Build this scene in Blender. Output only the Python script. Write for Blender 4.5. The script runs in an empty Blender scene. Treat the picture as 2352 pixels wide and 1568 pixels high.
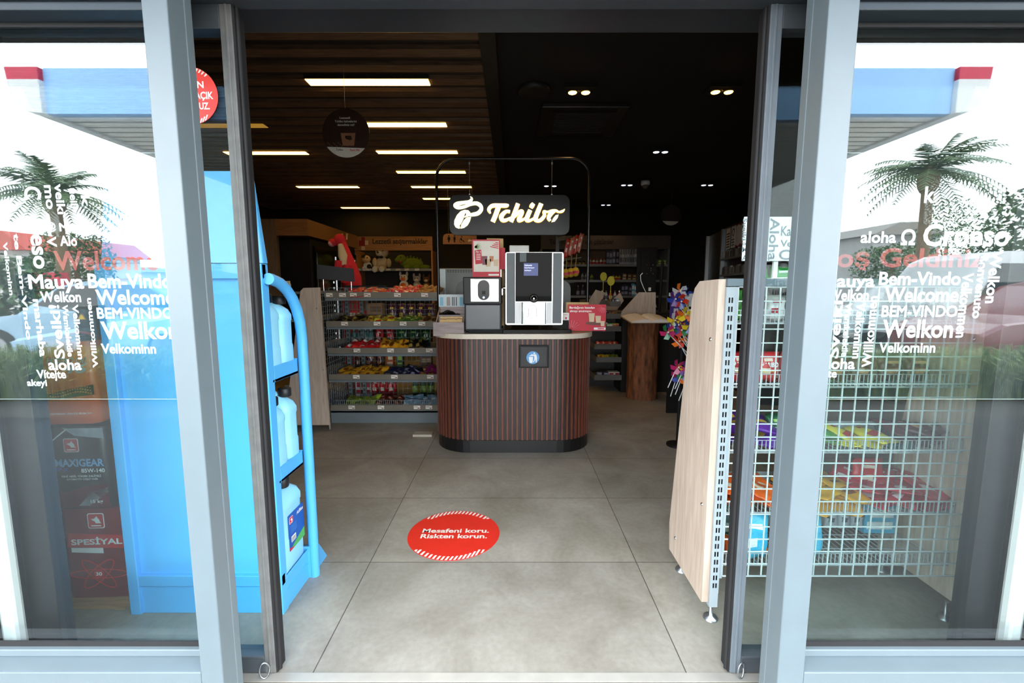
import bpy, math, random
from mathutils import Matrix, Vector
R = math.radians
scn = bpy.context.scene
COL = scn.collection
random.seed(7)

# ---------------------------------------------------------------- camera, sky, exposure
CAM_H, F_PX, PITCH = 1.3, 1032.0, R(6.74)
cam_data = bpy.data.cameras.new('camera'); cam = bpy.data.objects.new('camera', cam_data)
COL.objects.link(cam); scn.camera = cam
cam.location = (0, 0, CAM_H); cam.rotation_euler = (R(90) - PITCH, 0, 0)
cam_data.sensor_width = 36.0; cam_data.lens = 36.0 * F_PX / 2352; cam_data.clip_start = 0.02; cam_data.clip_end = 400

SKY = 13.0
world = bpy.data.worlds.new('sky'); scn.world = world; world.use_nodes = True
nt = world.node_tree; bg = nt.nodes['Background']
tc = nt.nodes.new('ShaderNodeTexCoord'); sp = nt.nodes.new('ShaderNodeSeparateXYZ'); cr = nt.nodes.new('ShaderNodeValToRGB')
nt.links.new(tc.outputs['Generated'], sp.inputs[0]); nt.links.new(sp.outputs['Z'], cr.inputs[0])
cr.color_ramp.elements[0].position = 0.0; cr.color_ramp.elements[0].color = (1.0, 1.0, 0.99, 1)
cr.color_ramp.elements[1].position = 1.0; cr.color_ramp.elements[1].color = (0.78, 0.9, 1.0, 1)
nt.links.new(cr.outputs[0], bg.inputs[0]); bg.inputs[1].default_value = SKY

sun_d = bpy.data.lights.new('sun', 'SUN'); sun = bpy.data.objects.new('sun', sun_d); COL.objects.link(sun)
sun_d.energy = 13; sun_d.color = (1.0, .95, .86); sun_d.angle = R(1.2)
sun.rotation_euler = Vector((-.22, -1.0, -1.35)).to_track_quat('-Z', 'Y').to_euler()     # stands behind the shop, which shades its own entrance

vs = scn.view_settings
scn.display_settings.display_device = 'sRGB'
vs.view_transform = 'Standard'; vs.look = 'None'; vs.exposure = 0.0; vs.gamma = 1.0; vs.use_curve_mapping = False
scn.cycles.use_denoising = True
scn.cycles.max_bounces = 7; scn.cycles.diffuse_bounces = 4; scn.cycles.glossy_bounces = 4
scn.cycles.transmission_bounces = 6; scn.cycles.transparent_max_bounces = 20
scn.cycles.sample_clamp_indirect = 6.0; scn.cycles.caustics_reflective = False; scn.cycles.caustics_refractive = False

# ---------------------------------------------------------------- measuring helpers (photo pixel -> point on a plane of the place)
def _ray(px, py):
    a = (px - 1176) / F_PX; b = -(py - 784) / F_PX
    return Vector((a, math.cos(PITCH) + b * math.sin(PITCH), -math.sin(PITCH) + b * math.cos(PITCH)))
def P(px, py, Y):
    r = _ray(px, py); return Vector((0, 0, CAM_H)) + r * (Y / r.y)
def PZ(px, py, Z=0.0):
    r = _ray(px, py); return Vector((0, 0, CAM_H)) + r * ((Z - CAM_H) / r.z)

# ---------------------------------------------------------------- materials
def lin(c):
    return tuple(((v / 255) / 12.92 if v / 255 <= 0.04045 else ((v / 255 + 0.055) / 1.055) ** 2.4) for v in c) + (1.0,)
MATS = {}
def M(name, rgb=None, rough=0.5, metal=0.0, var=0.08, scale=12.0, bump=0.0, emit=None, stretch=None, spec=0.5, coat=0.0):
    if name in MATS: return MATS[name]
    m = bpy.data.materials.new(name); m.use_nodes = True; n = m.node_tree.nodes; l = m.node_tree.links
    b = n['Principled BSDF']; c = lin(rgb)
    b.inputs['Roughness'].default_value = rough; b.inputs['Metallic'].default_value = metal
    b.inputs['Specular IOR Level'].default_value = spec
    if coat: b.inputs['Coat Weight'].default_value = coat; b.inputs['Coat Roughness'].default_value = 0.08
    t = n.new('ShaderNodeTexCoord'); mp = n.new('ShaderNodeMapping'); nz = n.new('ShaderNodeTexNoise')
    l.new(t.outputs['Object'], mp.inputs[0]); l.new(mp.outputs[0], nz.inputs['Vector'])
    nz.inputs['Scale'].default_value = scale; nz.inputs['Detail'].default_value = 4
    if stretch: mp.inputs['Scale'].default_value = stretch
    r = n.new('ShaderNodeValToRGB'); l.new(nz.outputs['Fac'], r.inputs[0])
    r.color_ramp.elements[0].position = 0.3; r.color_ramp.elements[1].position = 0.7
    r.color_ramp.elements[0].color = tuple(v * (1 - var) for v in c[:3]) + (1,)
    r.color_ramp.elements[1].color = tuple(min(1, v * (1 + var)) for v in c[:3]) + (1,)
    l.new(r.outputs[0], b.inputs['Base Color'])
    if bump:
        bp = n.new('ShaderNodeBump'); bp.inputs['Strength'].default_value = bump; bp.inputs['Distance'].default_value = 0.01
        l.new(nz.outputs['Fac'], bp.inputs['Height']); l.new(bp.outputs[0], b.inputs['Normal'])
    if emit:
        l.new(r.outputs[0], b.inputs['Emission Color']); b.inputs['Emission Strength'].default_value = emit
    MATS[name] = m
    return m
def wood(name, c1, c2, scale=6.0, stretch=(1, 12, 12), rough=0.5):
    if name in MATS: return MATS[name]
    m = M(name, c1, rough=rough, scale=scale, stretch=stretch)
    r = [x for x in m.node_tree.nodes if x.type == 'VALTORGB'][0]; nz = [x for x in m.node_tree.nodes if x.type == 'TEX_NOISE'][0]
    nz.inputs['Distortion'].default_value = 0.6
    r.color_ramp.elements[0].color = lin(c2); r.color_ramp.elements[1].color = lin(c1)
    return m
def glass(name, tint, ior, rough=0.0):
    m = bpy.data.materials.new(name); m.use_nodes = True; n = m.node_tree.nodes; l = m.node_tree.links; n.clear()
    o = n.new('ShaderNodeOutputMaterial'); mx = n.new('ShaderNodeMixShader'); tr = n.new('ShaderNodeBsdfTransparent'); gl = n.new('ShaderNodeBsdfGlossy')
    tr.inputs[0].default_value = tint; gl.inputs['Roughness'].default_value = rough; gl.inputs[0].default_value = (.95, .98, 1, 1)
    g = n.new('ShaderNodeNewGeometry'); d = n.new('ShaderNodeMath'); d.operation = 'MULTIPLY_ADD'
    l.new(g.outputs['Backfacing'], d.inputs[0]); d.inputs[1].default_value = 1 / ior - ior; d.inputs[2].default_value = ior
    fr = n.new('ShaderNodeFresnel'); l.new(d.outputs[0], fr.inputs['IOR'])
    l.new(fr.outputs[0], mx.inputs[0]); l.new(tr.outputs[0], mx.inputs[1]); l.new(gl.outputs[0], mx.inputs[2]); l.new(mx.outputs[0], o.inputs[0])
    MATS[name] = m
    return m
def film(name, rgb, amount):
    m = bpy.data.materials.new(name); m.use_nodes = True; n = m.node_tree.nodes; l = m.node_tree.links; n.clear()
    o = n.new('ShaderNodeOutputMaterial'); mx = n.new('ShaderNodeMixShader'); tr = n.new('ShaderNodeBsdfTransparent'); df = n.new('ShaderNodeBsdfDiffuse')
    df.inputs[0].default_value = lin(rgb); mx.inputs[0].default_value = amount
    l.new(tr.outputs[0], mx.inputs[1]); l.new(df.outputs[0], mx.inputs[2]); l.new(mx.outputs[0], o.inputs[0])
    MATS[name] = m
    return m

# ---------------------------------------------------------------- mesh builder
_font_cache = {}
def font_mesh(s, bold=0.0, shear=0.0):
    k = (s, bold, shear)
    if k in _font_cache: return _font_cache[k]
    cu = bpy.data.curves.new('lettering', 'FONT'); cu.body = s; cu.size = 1.0; cu.offset = bold; cu.shear = shear; cu.resolution_u = 3; cu.fill_mode = 'FRONT'
    ob = bpy.data.objects.new('lettering', cu); COL.objects.link(ob)
    dg = bpy.context.evaluated_depsgraph_get(); dg.update()
    me = ob.evaluated_get(dg).to_mesh()
    v = [tuple(x.co[:2]) for x in me.vertices]; f = [tuple(p.vertices) for p in me.polygons]
    ob.evaluated_get(dg).to_mesh_clear(); bpy.data.objects.remove(ob); bpy.data.curves.remove(cu)
    if v:
        x0 = min(a for a, b in v); x1 = max(a for a, b in v); y0 = min(b for a, b in v); y1 = max(b for a, b in v)
        asp = (x1 - x0) / max(y1 - y0, 1e-6)
        v = [((a - x0) / max(x1 - x0, 1e-6), (b - y0) / max(y1 - y0, 1e-6)) for a, b in v]
    else: asp = 1
    _font_cache[k] = (v, f, asp)
    return _font_cache[k]

def catmull(pts, n=6, closed=False):
    out = []; N = len(pts)
    for i in range(N if closed else N - 1):
        g = (lambda j: pts[j % N]) if closed else (lambda j: pts[max(0, min(N - 1, j))])
        p0, p1, p2, p3 = g(i - 1), g(i), g(i + 1), g(i + 2)
        for k in range(n):
            t = k / n
            out.append(tuple(0.5 * (2 * b + (c - a) * t + (2 * a - 5 * b + 4 * c - d) * t * t + (3 * b - a - 3 * c + d) * t ** 3) for a, b, c, d in zip(p0, p1, p2, p3)))
    if not closed: out.append(tuple(pts[-1]))
    return out

class MB:
    def __init__(s): s.v = []; s.f = []; s.m = []; s.s = []
    def add(s, v, f, m=0, smooth=False, T=None):
        o = len(s.v)
        s.v += [T @ Vector(x) for x in v] if T is not None else [Vector(x) for x in v]
        s.f += [tuple(o + i for i in q) for q in f]; s.m += [m] * len(f); s.s += [smooth] * len(f)
        return s
    def box(s, x0, x1, y0, y1, z0, z1, m=0, T=None):
        v = [(x, y, z) for z in (z0, z1) for y in (y0, y1) for x in (x0, x1)]
        return s.add(v, [(0, 2, 3, 1), (4, 5, 7, 6), (0, 1, 5, 4), (2, 6, 7, 3), (0, 4, 6, 2), (1, 3, 7, 5)], m, False, T)
    def cbox(s, c, d, m=0, T=None):
        return s.box(c[0] - d[0] / 2, c[0] + d[0] / 2, c[1] - d[1] / 2, c[1] + d[1] / 2, c[2] - d[2] / 2, c[2] + d[2] / 2, m, T)
    def quad(s, a, b, c, d, m=0): return s.add([a, b, c, d], [(0, 1, 2, 3)], m)
    def tube(s, pts, r, n=10, m=0, caps=True, T=None):
        pts = [Vector(p) for p in pts]; rr = r if isinstance(r, (list, tuple)) else [r] * len(pts)
        v = []; f = []; up = None
        for i, p in enumerate(pts):
            d = (pts[min(i + 1, len(pts) - 1)] - pts[max(i - 1, 0)]).normalized()
            if up is None: up = Vector((0, 0, 1)) if abs(d.z) < 0.9 else Vector((1, 0, 0))
            a = d.cross(up).normalized(); up = a.cross(d).normalized()
            for k in range(n):
                t = 2 * math.pi * k / n; v.append(p + a * (rr[i] * math.cos(t)) + up * (rr[i] * math.sin(t)))
        for i in range(len(pts) - 1):
            for k in range(n):
                k2 = (k + 1) % n; f.append((i * n + k, i * n + k2, (i + 1) * n + k2, (i + 1) * n + k))
        s.add(v, f, m, True, T)
        if caps:
            s.add(v[:n], [tuple(range(n - 1, -1, -1))], m, False, T); s.add(v[-n:], [tuple(range(n))], m, False, T)
        return s
    def lathe(s, prof, c=(0, 0, 0), n=16, m=0, T=None):
        v = []; f = []
        for r, z in prof:
            for k in range(n):
                t = 2 * math.pi * k / n; v.append((c[0] + r * math.cos(t), c[1] + r * math.sin(t), c[2] + z))
        for i in range(len(prof) - 1):
            for k in range(n):
                k2 = (k + 1) % n; f.append((i * n + k, i * n + k2, (i + 1) * n + k2, (i + 1) * n + k))
        s.add(v, f, m, True, T)
        s.add(v[:n], [tuple(range(n - 1, -1, -1))], m, False, T); s.add(v[-n:], [tuple(range(n))], m, False, T)
        return s
    def ball(s, c, r, m=0, u=12, w=8, T=None):
        if not isinstance(r, (tuple, list)): r = (r, r, r)
        v = [(c[0], c[1], c[2] - r[2])]; f = []
        for j in range(1, w):
            ph = -math.pi / 2 + math.pi * j / w
            for k in range(u):
                t = 2 * math.pi * k / u; v.append((c[0] + r[0] * math.cos(ph) * math.cos(t), c[1] + r[1] * math.cos(ph) * math.sin(t), c[2] + r[2] * math.sin(ph)))
        v.append((c[0], c[1], c[2] + r[2])); N = len(v) - 1
        for k in range(u):
            k2 = (k + 1) % u; f.append((0, 1 + k2, 1 + k)); f.append((N, N - u + k, N - u + k2))
            for j in range(w - 2): f.append((1 + j * u + k, 1 + j * u + k2, 1 + (j + 1) * u + k2, 1 + (j + 1) * u + k))
        return s.add(v, f, m, True, T)
    def prism(s, poly, O, U, V, depth, m=0, m_side=None):
        # flat outline poly (a,b) on the plane O + a*U + b*V, given thickness depth along U x V
        O, U, V = Vector(O), Vector(U), Vector(V); N = U.cross(V).normalized(); n = len(poly)
        fr = [O + U * a + V * b + N * depth for a, b in poly]; bk = [O + U * a + V * b for a, b in poly]
        ar = sum(poly[i][0] * poly[(i + 1) % n][1] - poly[(i + 1) % n][0] * poly[i][1] for i in range(n))
        order = tuple(range(n)) if ar > 0 else tuple(range(n - 1, -1, -1))
        s.add(fr, [order], m); s.add(bk, [order[::-1]], m)
        side = [(i, (i + 1) % n, n + (i + 1) % n, n + i) if ar < 0 else (i, n + i, n + (i + 1) % n, (i + 1) % n) for i in range(n)]
        return s.add(fr + bk, side, m if m_side is None else m_side)
    def text(s, t, O, U, V, w, h, m=0, bold=0.02, shear=0.0, fit=True, align='l'):
        # lettering fitted to a box w x h on the plane O + U, V (unit vectors)
        v, f, asp = font_mesh(t, bold, shear); O, U, V = Vector(O), Vector(U).normalized(), Vector(V).normalized()
        if not fit:
            ww = h * asp
            if align == 'c': O = O + U * (w - ww) / 2
            if align == 'r': O = O + U * (w - ww)
            w = ww
        return s.add([O + U * (a * w) + V * (b * h) for a, b in v], f, m)
    def stroke(s, pts, O, U, V, depth, m=0, k=6):
        # brush stroke (a, b, width) as a ribbon with thickness
        q = catmull(pts, k); L = []; Rr = []
        for i, (a, b, w) in enumerate(q):
            dx = q[min(i + 1, len(q) - 1)][0] - q[max(i - 1, 0)][0]; dy = q[min(i + 1, len(q) - 1)][1] - q[max(i - 1, 0)][1]; d = math.hypot(dx, dy) or 1
            L.append((a - dy / d * w / 2, b + dx / d * w / 2)); Rr.append((a + dy / d * w / 2, b - dx / d * w / 2))
        O, U, V = Vector(O), Vector(U), Vector(V); N = U.cross(V).normalized() * depth; n = len(L)
        to = lambda p, e: O + U * p[0] + V * p[1] + N * e
        v = [to(p, 1) for p in L] + [to(p, 1) for p in Rr] + [to(p, 0) for p in L] + [to(p, 0) for p in Rr]; f = []
        for i in range(n - 1):
            f += [(n + i, n + i + 1, i + 1, i), (i, i + 1, 2 * n + i + 1, 2 * n + i), (n + i + 1, n + i, 3 * n + i, 3 * n + i + 1)]
        f += [(0, n, 3 * n, 2 * n), (n - 1, 3 * n - 1, 4 * n - 1, 2 * n - 1)]
        return s.add(v, f, m)
    def build(s, name, mats, parent=None, bevel=0.0, smooth=False):
        if not isinstance(mats, (list, tuple)): mats = [mats]
        off = Vector((0, 0, 0)); q = parent
        while q is not None: off += q.location; q = q.parent
        me = bpy.data.meshes.new(name)
        me.from_pydata([v - off for v in s.v], [], s.f)
        for x in mats: me.materials.append(x)
        me.polygons.foreach_set('material_index', s.m); me.polygons.foreach_set('use_smooth', [a or smooth for a in s.s])
        me.update()
        o = bpy.data.objects.new(name, me); COL.objects.link(o)
        if parent is not None: o.parent = parent
        if bevel:
            b = o.modifiers.new('edge', 'BEVEL'); b.width = bevel; b.segments = 2; b.limit_method = 'ANGLE'; b.angle_limit = R(40)
        return o
def tag(o, label=None, cat=None, group=None, kind=None):
    if label: o['label'] = label
    if cat: o['category'] = cat
    if group: o['group'] = group
    if kind: o['kind'] = kind
    return o
def thing(name, label, cat, loc=(0, 0, 0), group=None):
    o = bpy.data.objects.new(name, None); COL.objects.link(o); o.location = loc; o.empty_display_size = 0.05
    return tag(o, label, cat, group)
def struct(name, label=None, loc=None):
    o = bpy.data.objects.new(name, None); COL.objects.link(o); o.empty_display_size = 0.05
    if loc: o.location = loc
    return tag(o, label, None, None, 'structure')
def copy_tree(o, parent=None):
    c = o.copy(); COL.objects.link(c); c.parent = parent
    for ch in list(o.children): copy_tree(ch, c)
    return c
X1, Y1, Z1 = Vector((1, 0, 0)), Vector((0, 1, 0)), Vector((0, 0, 1))
ORD = ['first', 'second', 'third', 'fourth', 'fifth', 'sixth', 'seventh', 'eighth', 'ninth', 'tenth', 'eleventh', 'twelfth']

# ---------------------------------------------------------------- common materials
frame_m = M('blue_grey_painted_aluminium', (102, 114, 120), rough=0.38, metal=0.0, var=0.03, spec=0.6)
frame_dark = M('dark_grey_painted_aluminium', (70, 75, 80), rough=0.4, var=0.06, scale=30)
anthracite = M('anthracite_aluminium', (22, 25, 28), rough=0.45, var=0.06)
rubber = M('black_rubber', (26, 26, 28), rough=0.7, var=0.15)
black = M('black_paint', (14, 14, 15), rough=0.6, var=0.1, spec=0.25)
blackgloss = M('black_gloss_plastic', (9, 9, 10), rough=0.15, var=0.05, spec=0.15)
white_m = M('white_plastic', (236, 238, 238), rough=0.45, var=0.02)
paper = M('white_paper', (235, 234, 228), rough=0.8, var=0.03)
chrome = M('chrome', (215, 215, 218), rough=0.12, metal=1.0, var=0.02)
steel = M('brushed_steel', (170, 174, 178), rough=0.35, metal=0.9, var=0.05, stretch=(1, 1, 30))
shelfgrey = M('grey_shelf_steel', (108, 118, 124), rough=0.45, var=0.05)
red_m = M('signal_red', (214, 32, 34), rough=0.5, var=0.04)
pane_m = glass('shopfront_glass', (0.93, 0.965, 0.96, 1), 1.68)
leaf_m = glass('door_leaf_glass', (0.9, 0.94, 0.94, 1), 1.22)
clear_m = glass('clear_acrylic', (0.96, 0.98, 0.98, 1), 1.45)
mark_red = M('emblem_red', (205, 30, 45), rough=0.5, var=0.03)

def emblem(mb, O, U, V, s, m_red, m_white):
    # red rounded square carrying a white running-animal head mark
    def rr(a, b, r):
        out = []
        for cx, cy, t0 in ((1 - r, r, -90), (1 - r, 1 - r, 0), (r, 1 - r, 90), (r, r, 180)):
            for k in range(5): t = R(t0 + 22.5 * k); out.append((cx + r * math.cos(t), cy + r * math.sin(t)))
        return [(a + (b - a) * x, a + (b - a) * y) for x, y in out]
    U, V, O = Vector(U) * s, Vector(V) * s, Vector(O); N = U.cross(V).normalized()
    mb.prism(rr(0, 1, .12), O, U, V, 0.0006, m_white); mb.prism(rr(.05, .95, .12), O, U, V, 0.0011, m_red)
    mb.prism([(.22, .62), (.42, .66), (.58, .82), (.62, .70), (.72, .58), (.74, .46), (.83, .34), (.50, .34), (.44, .48), (.34, .52)], O, U, V, 0.0016, m_white)
    mb.prism([(.2, .14), (.8, .14), (.8, .22), (.2, .22)], O, U, V, 0.0016, m_white)
# ---------------------------------------------------------------- room shell
def floor_material():
    m = bpy.data.materials.new('beige_porcelain_tiles'); m.use_nodes = True; n = m.node_tree.nodes; l = m.node_tree.links; b = n['Principled BSDF']
    t = n.new('ShaderNodeTexCoord'); mp = n.new('ShaderNodeMapping'); l.new(t.outputs['Object'], mp.inputs[0]); mp.inputs['Location'].default_value = (0.678 + 12.72, -1.348 + 6.62, 0)
    br = n.new('ShaderNodeTexBrick'); l.new(mp.outputs[0], br.inputs['Vector']); br.offset = 0.0; br.squash = 1.0
    br.inputs['Scale'].default_value = 1.0; br.inputs['Mortar Size'].default_value = 0.0022; br.inputs['Brick Width'].default_value = 1.272; br.inputs['Row Height'].default_value = 0.662
    br.inputs['Mortar Smooth'].default_value = 0.2; br.inputs['Color1'].default_value = (0.88, .88, .88, 1); br.inputs['Color2'].default_value = (1.04, 1.03, 1.01, 1); br.inputs['Mortar'].default_value = (0.22, .21, .2, 1); br.inputs['Bias'].default_value = 0
    n1 = n.new('ShaderNodeTexNoise'); l.new(t.outputs['Object'], n1.inputs['Vector']); n1.inputs['Scale'].default_value = 2.2; n1.inputs['Detail'].default_value = 9; n1.inputs['Roughness'].default_value = 0.65; n1.inputs['Distortion'].default_value = 0.5
    r = n.new('ShaderNodeValToRGB'); l.new(n1.outputs['Fac'], r.inputs[0]); e = r.color_ramp.elements
    e[0].position = 0.32; e[0].color = lin((133, 126, 115)); e[1].position = 0.7; e[1].color = lin((171, 166, 156))
    n2 = n.new('ShaderNodeTexNoise'); l.new(t.outputs['Object'], n2.inputs['Vector']); n2.inputs['Scale'].default_value = 45; n2.inputs['Detail'].default_value = 5
    mx = n.new('ShaderNodeMix'); mx.data_type = 'RGBA'; mx.blend_type = 'OVERLAY'; mx.inputs[0].default_value = 0.18; l.new(r.outputs[0], mx.inputs[6]); l.new(n2.outputs['Fac'], mx.inputs[7])
    mu = n.new('ShaderNodeMix'); mu.data_type = 'RGBA'; mu.blend_type = 'MULTIPLY'; mu.inputs[0].default_value = 1; l.new(mx.outputs[2], mu.inputs[6]); l.new(br.outputs['Color'], mu.inputs[7])
    l.new(mu.outputs[2], b.inputs['Base Color']); b.inputs['Roughness'].default_value = 0.48; b.inputs['Specular IOR Level'].default_value = 0.35
    return m
tag(MB().box(-4.6, 4.4, 1.0, 9.1, -0.1, 0).build('floor', floor_material()), 'large beige-grey tiles running from the doorway into the dark shop', kind='structure')
wall_dark = M('charcoal_wall_paint', (30, 29, 29), rough=0.85, var=0.1)
tag(MB().box(-4.7, -4.6, 1.3, 9.2, 0, 3).build('wall_left', wall_dark), kind='structure')
tag(MB().box(4.4, 4.5, 1.3, 9.2, 0, 3).build('wall_right', wall_dark), kind='structure')
tag(MB().box(-4.7, 4.5, 9.1, 9.2, 0, 3).build('wall_back', wall_dark), kind='structure')
w = MB(); w.box(-7, -1.75, 1.15, 1.4, 0, 4.2); w.box(1.75, 7, 1.15, 1.4, 0, 4.2); w.box(-1.75, 1.75, 1.3, 1.4, 2.55, 4.2)
tag(w.build('wall_front', M('dark_cladding', (40, 43, 47), rough=0.5)), kind='structure')
c_black = M('matt_black_ceiling', (17, 16, 16), rough=0.9, var=0.05)
tag(MB().box(-4.7, 4.5, 1.3, 9.2, 2.86, 2.95).build('ceiling', c_black), kind='structure')
# slatted wood ceiling, boards across the room
slat = wood('ceiling_oak', (128, 98, 74), (88, 66, 50), scale=5, stretch=(1, 14, 14), rough=0.6)
slat_d = wood('ceiling_dark_oak', (62, 48, 38), (40, 31, 25), scale=5, stretch=(1, 14, 14), rough=0.7)
s = MB()
s.box(-4.6, -0.2, 1.5, 8.9, 2.83, 2.855, 1)
k = 0; y = 1.65
while y < 8.85:
    s.box(-4.6, -0.2, y - 0.05, y + 0.05, 2.8, 2.835, 0); y += 0.205
tag(s.build('ceiling_slats', [slat, slat_d]), kind='structure')
tag(MB().box(-0.2, -0.1, 1.5, 8.9, 2.79, 2.86).build('trim_1', M('ceiling_edge_dark', (24, 21, 19), rough=0.7)), kind='structure')
# overhang above the entrance, header over the opening
tag(MB().box(-7, 7, 0.12, 1.2, 2.5, 2.75).build('ceiling_overhang', M('dark_soffit', (34, 36, 39), rough=0.55)), kind='structure')
hd = struct('trim_2')
MB().box(-1.66, 1.66, 1.17, 1.34, 2.1, 2.52).box(-1.66, 1.66, 1.3, 1.62, 2.15, 2.56).build('door_operator_housing', M('header_grey', (58, 62, 67), rough=0.35, var=0.12, scale=3), hd, bevel=0.006)
MB().box(-1.6, 1.6, 1.36, 1.40, 2.10, 2.15).build('track', frame_dark, hd)
tag(MB().box(-1.7, 1.7, 1.35, 1.385, 0.0, 0.003).build('trim_3', M('floor_track_aluminium', (176, 172, 164), rough=0.4, metal=0.2)), kind='structure')

# ---------------------------------------------------------------- shopfront: two fixed panes, two sliding leaves
dec_white = M('white_vinyl_lettering', (248, 250, 250), rough=0.6, var=0.01)
dec_red = M('red_vinyl_lettering', (128, 14, 14), rough=0.6, var=0.05)
haze = film('clear_safety_film', (225, 238, 240), 0.012)
line_m = film('film_edge', (240, 245, 245), 0.45)
GY = 1.25
def words(mb, lst, m=0):
    for t, x0, y0, x1, y1, rot in lst:
        yy = GY + 0.0072; a = P(x0, y1, yy); b = P(x1, y0, yy)
        if x1 < 1176: a.x, b.x = P(x0, y0, yy).x, P(x1, y1, yy).x     # uprights lean in the photo
        if rot == 0: mb.text(t, a, X1, Z1, b.x - a.x, b.z - a.z, m, bold=0.025)
        elif rot == 1: mb.text(t, (b.x, a.y, a.z), Z1, -X1, b.z - a.z, b.x - a.x, m, bold=0.025)      # reads upwards
        else: mb.text(t, (a.x, a.y, b.z), -Z1, X1, b.z - a.z, b.x - a.x, m, bold=0.025)               # reads downwards
LW = [('Mauya', 63, 630, 195, 673, 0), ('Bem-Vindo', 200, 628, 396, 662, 0), ('Welcome', 218, 665, 402, 700, 0), ('BEM-VINDO', 221, 706, 400, 732, 0),
      ('Welkon', 230, 738, 412, 779, 0), ('Velkominn', 231, 789, 359, 812, 0), ('Welkon', 91, 669, 187, 694, 0), ('aloha', 109, 825, 188, 850, 0),
      ('Vítejte', 83, 849, 153, 875, 0), ('akeyi', 61, 871, 109, 891, 0), ('Mau', 135, 512, 185, 531, 0), ('Alo', 136, 541, 178, 565, 0), ('@', 105, 510, 130, 532, 0),
      ('Velkominn', 6, 556, 32, 678, 2), ('te Bem-Vindo', 30, 536, 73, 780, 2), ('eso', 68, 538, 104, 617, 2), ('marhaba', 75, 687, 108, 819, 2),
      ('Wamkelekile', 142, 700, 169, 819, 2), ('Velkominn', 165, 699, 193, 825, 2), ('Sveiki!', 111, 700, 150, 823, 1), ('Willkommen', 196, 684, 226, 844, 1),
      ('veiki', 124, 422, 152, 492, 2), ('ueill', 158, 432, 180, 478, 2), ('mo', 100, 425, 122, 480, 2), ('C', 53, 428, 96, 458, 2), ('ik', 184, 436, 208, 476, 2), ('V', 106, 543, 131, 567, 2)]
LR = [('Welcome', 121, 576, 364, 621, 0)]
RW = [('Mauya', 1885, 630, 2011, 668, 0), ('Bem-Vindo', 2018, 624, 2209, 655, 0), ('Welcome', 2030, 659, 2204, 694, 0), ('BEM-VINDO', 2024, 701, 2201, 728, 0),
      ('Welkon', 2025, 734, 2192, 776, 0), ('Velkominn', 2018, 786, 2150, 810, 0), ('Welkon', 1900, 665, 1997, 690, 0), ('aloha', 1884, 822, 1965, 848, 0),
      ('Vítejte', 1850, 848, 1923, 873, 0), ('aloha', 1976, 531, 2060, 558, 0), ('Ω', 2068, 526, 2105, 563, 0), ('Croeso', 2118, 514, 2323, 566, 0),
      ('Sveiki', 1901, 690, 1937, 823, 1), ('Wamkelekile', 1932, 696, 1957, 819, 2), ('Velkominn', 1957, 695, 1989, 823, 2), ('Willkommen', 1979, 680, 2017, 843, 1),
      ('Velkommen', 2194, 627, 2237, 775, 2), ('Benvenuto', 2232, 583, 2272, 731, 2), ('Welkon', 2262, 575, 2304, 696, 2), ('k', 2122, 428, 2150, 466, 0)]
RR = [('Hoş Geldiniz', 1870, 569, 2265, 626, 0)]
def shop_window(sgn, name, label, ws, rs):
    r = struct(name, label)
    xi = (-0.852, 0.762)[sgn > 0]; xm = (-0.785, 0.845)[0] if sgn < 0 else 0.845
    # mullion: outer face + reveal facing the opening
    if sgn < 0: a0, a1 = P(393, 784, 1.17).x, P(448, 784, 1.17).x
    else: a0, a1 = P(1845, 784, 1.17).x, P(1911, 784, 1.17).x
    end = sgn * 1.74; glass_edge = a0 if sgn < 0 else a1
    f = MB(); f.box(a0, a1, 1.17, 1.257, -0.1, 2.12); 
    xin = a1 if sgn < 0 else a0
    f.box(*sorted((xin - sgn * 0.0015, xin + sgn * 0.02)), 1.228, 1.2575, -0.1, 2.12)
    f.build('mullion', frame_m, r, bevel=0.003)
    lo, hi = sorted((glass_edge, end))
    fr = MB(); fr.box(lo, hi, 1.17, 1.258, -0.1, 0.205).box(lo, hi, 1.165, 1.20, -0.1, 0.15).box(lo, hi, 1.225, 1.258, 0.205, 0.228)
    fr.build('bottom_rail', frame_m, r, bevel=0.003)
    MB().box(lo, hi, 1.17, 1.258, 1.995, 2.12).box(lo, hi, 1.185, 1.258, 1.975, 1.996).build('top_rail', M('top_rail_grey', (46, 56, 64), rough=0.4), r, bevel=0.003)
    MB().box(lo, hi, 1.238, 1.2445, 0.228, 0.243).box(lo, hi, 1.238, 1.2445, 1.965, 1.976).box(*sorted((glass_edge, glass_edge + sgn * 0.012)), 1.238, 1.2445, 0.23, 1.97).build('gasket', rubber, r)
    MB().box(lo, hi, GY - 0.005, GY + 0.005, 0.22, 1.98).build('pane', pane_m, r)
    za, zb = P(1176, 917, GY).z, P(1176, 350, GY).z
    MB().box(lo, hi, GY + 0.0055, GY + 0.0060, za, zb, 0).box(lo, hi, GY + 0.0055, GY + 0.0064, za - .0012, za, 1).box(lo, hi, GY + 0.0055, GY + 0.0064, zb, zb + .0012, 1).build('safety_film', [haze, line_m], r)
    mb = MB(); words(mb, ws); mb.build('white_lettering', dec_white, r)
    mb = MB(); words(mb, rs); mb.build('red_lettering', dec_red, r)
    return r
shop_window(-1, 'window_1', 'fixed glass pane with white greeting words and red Welcome', LW, LR)
shop_window(1, 'window_2', 'fixed glass pane with white greeting words and red Geldiniz', RW, RR)
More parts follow.
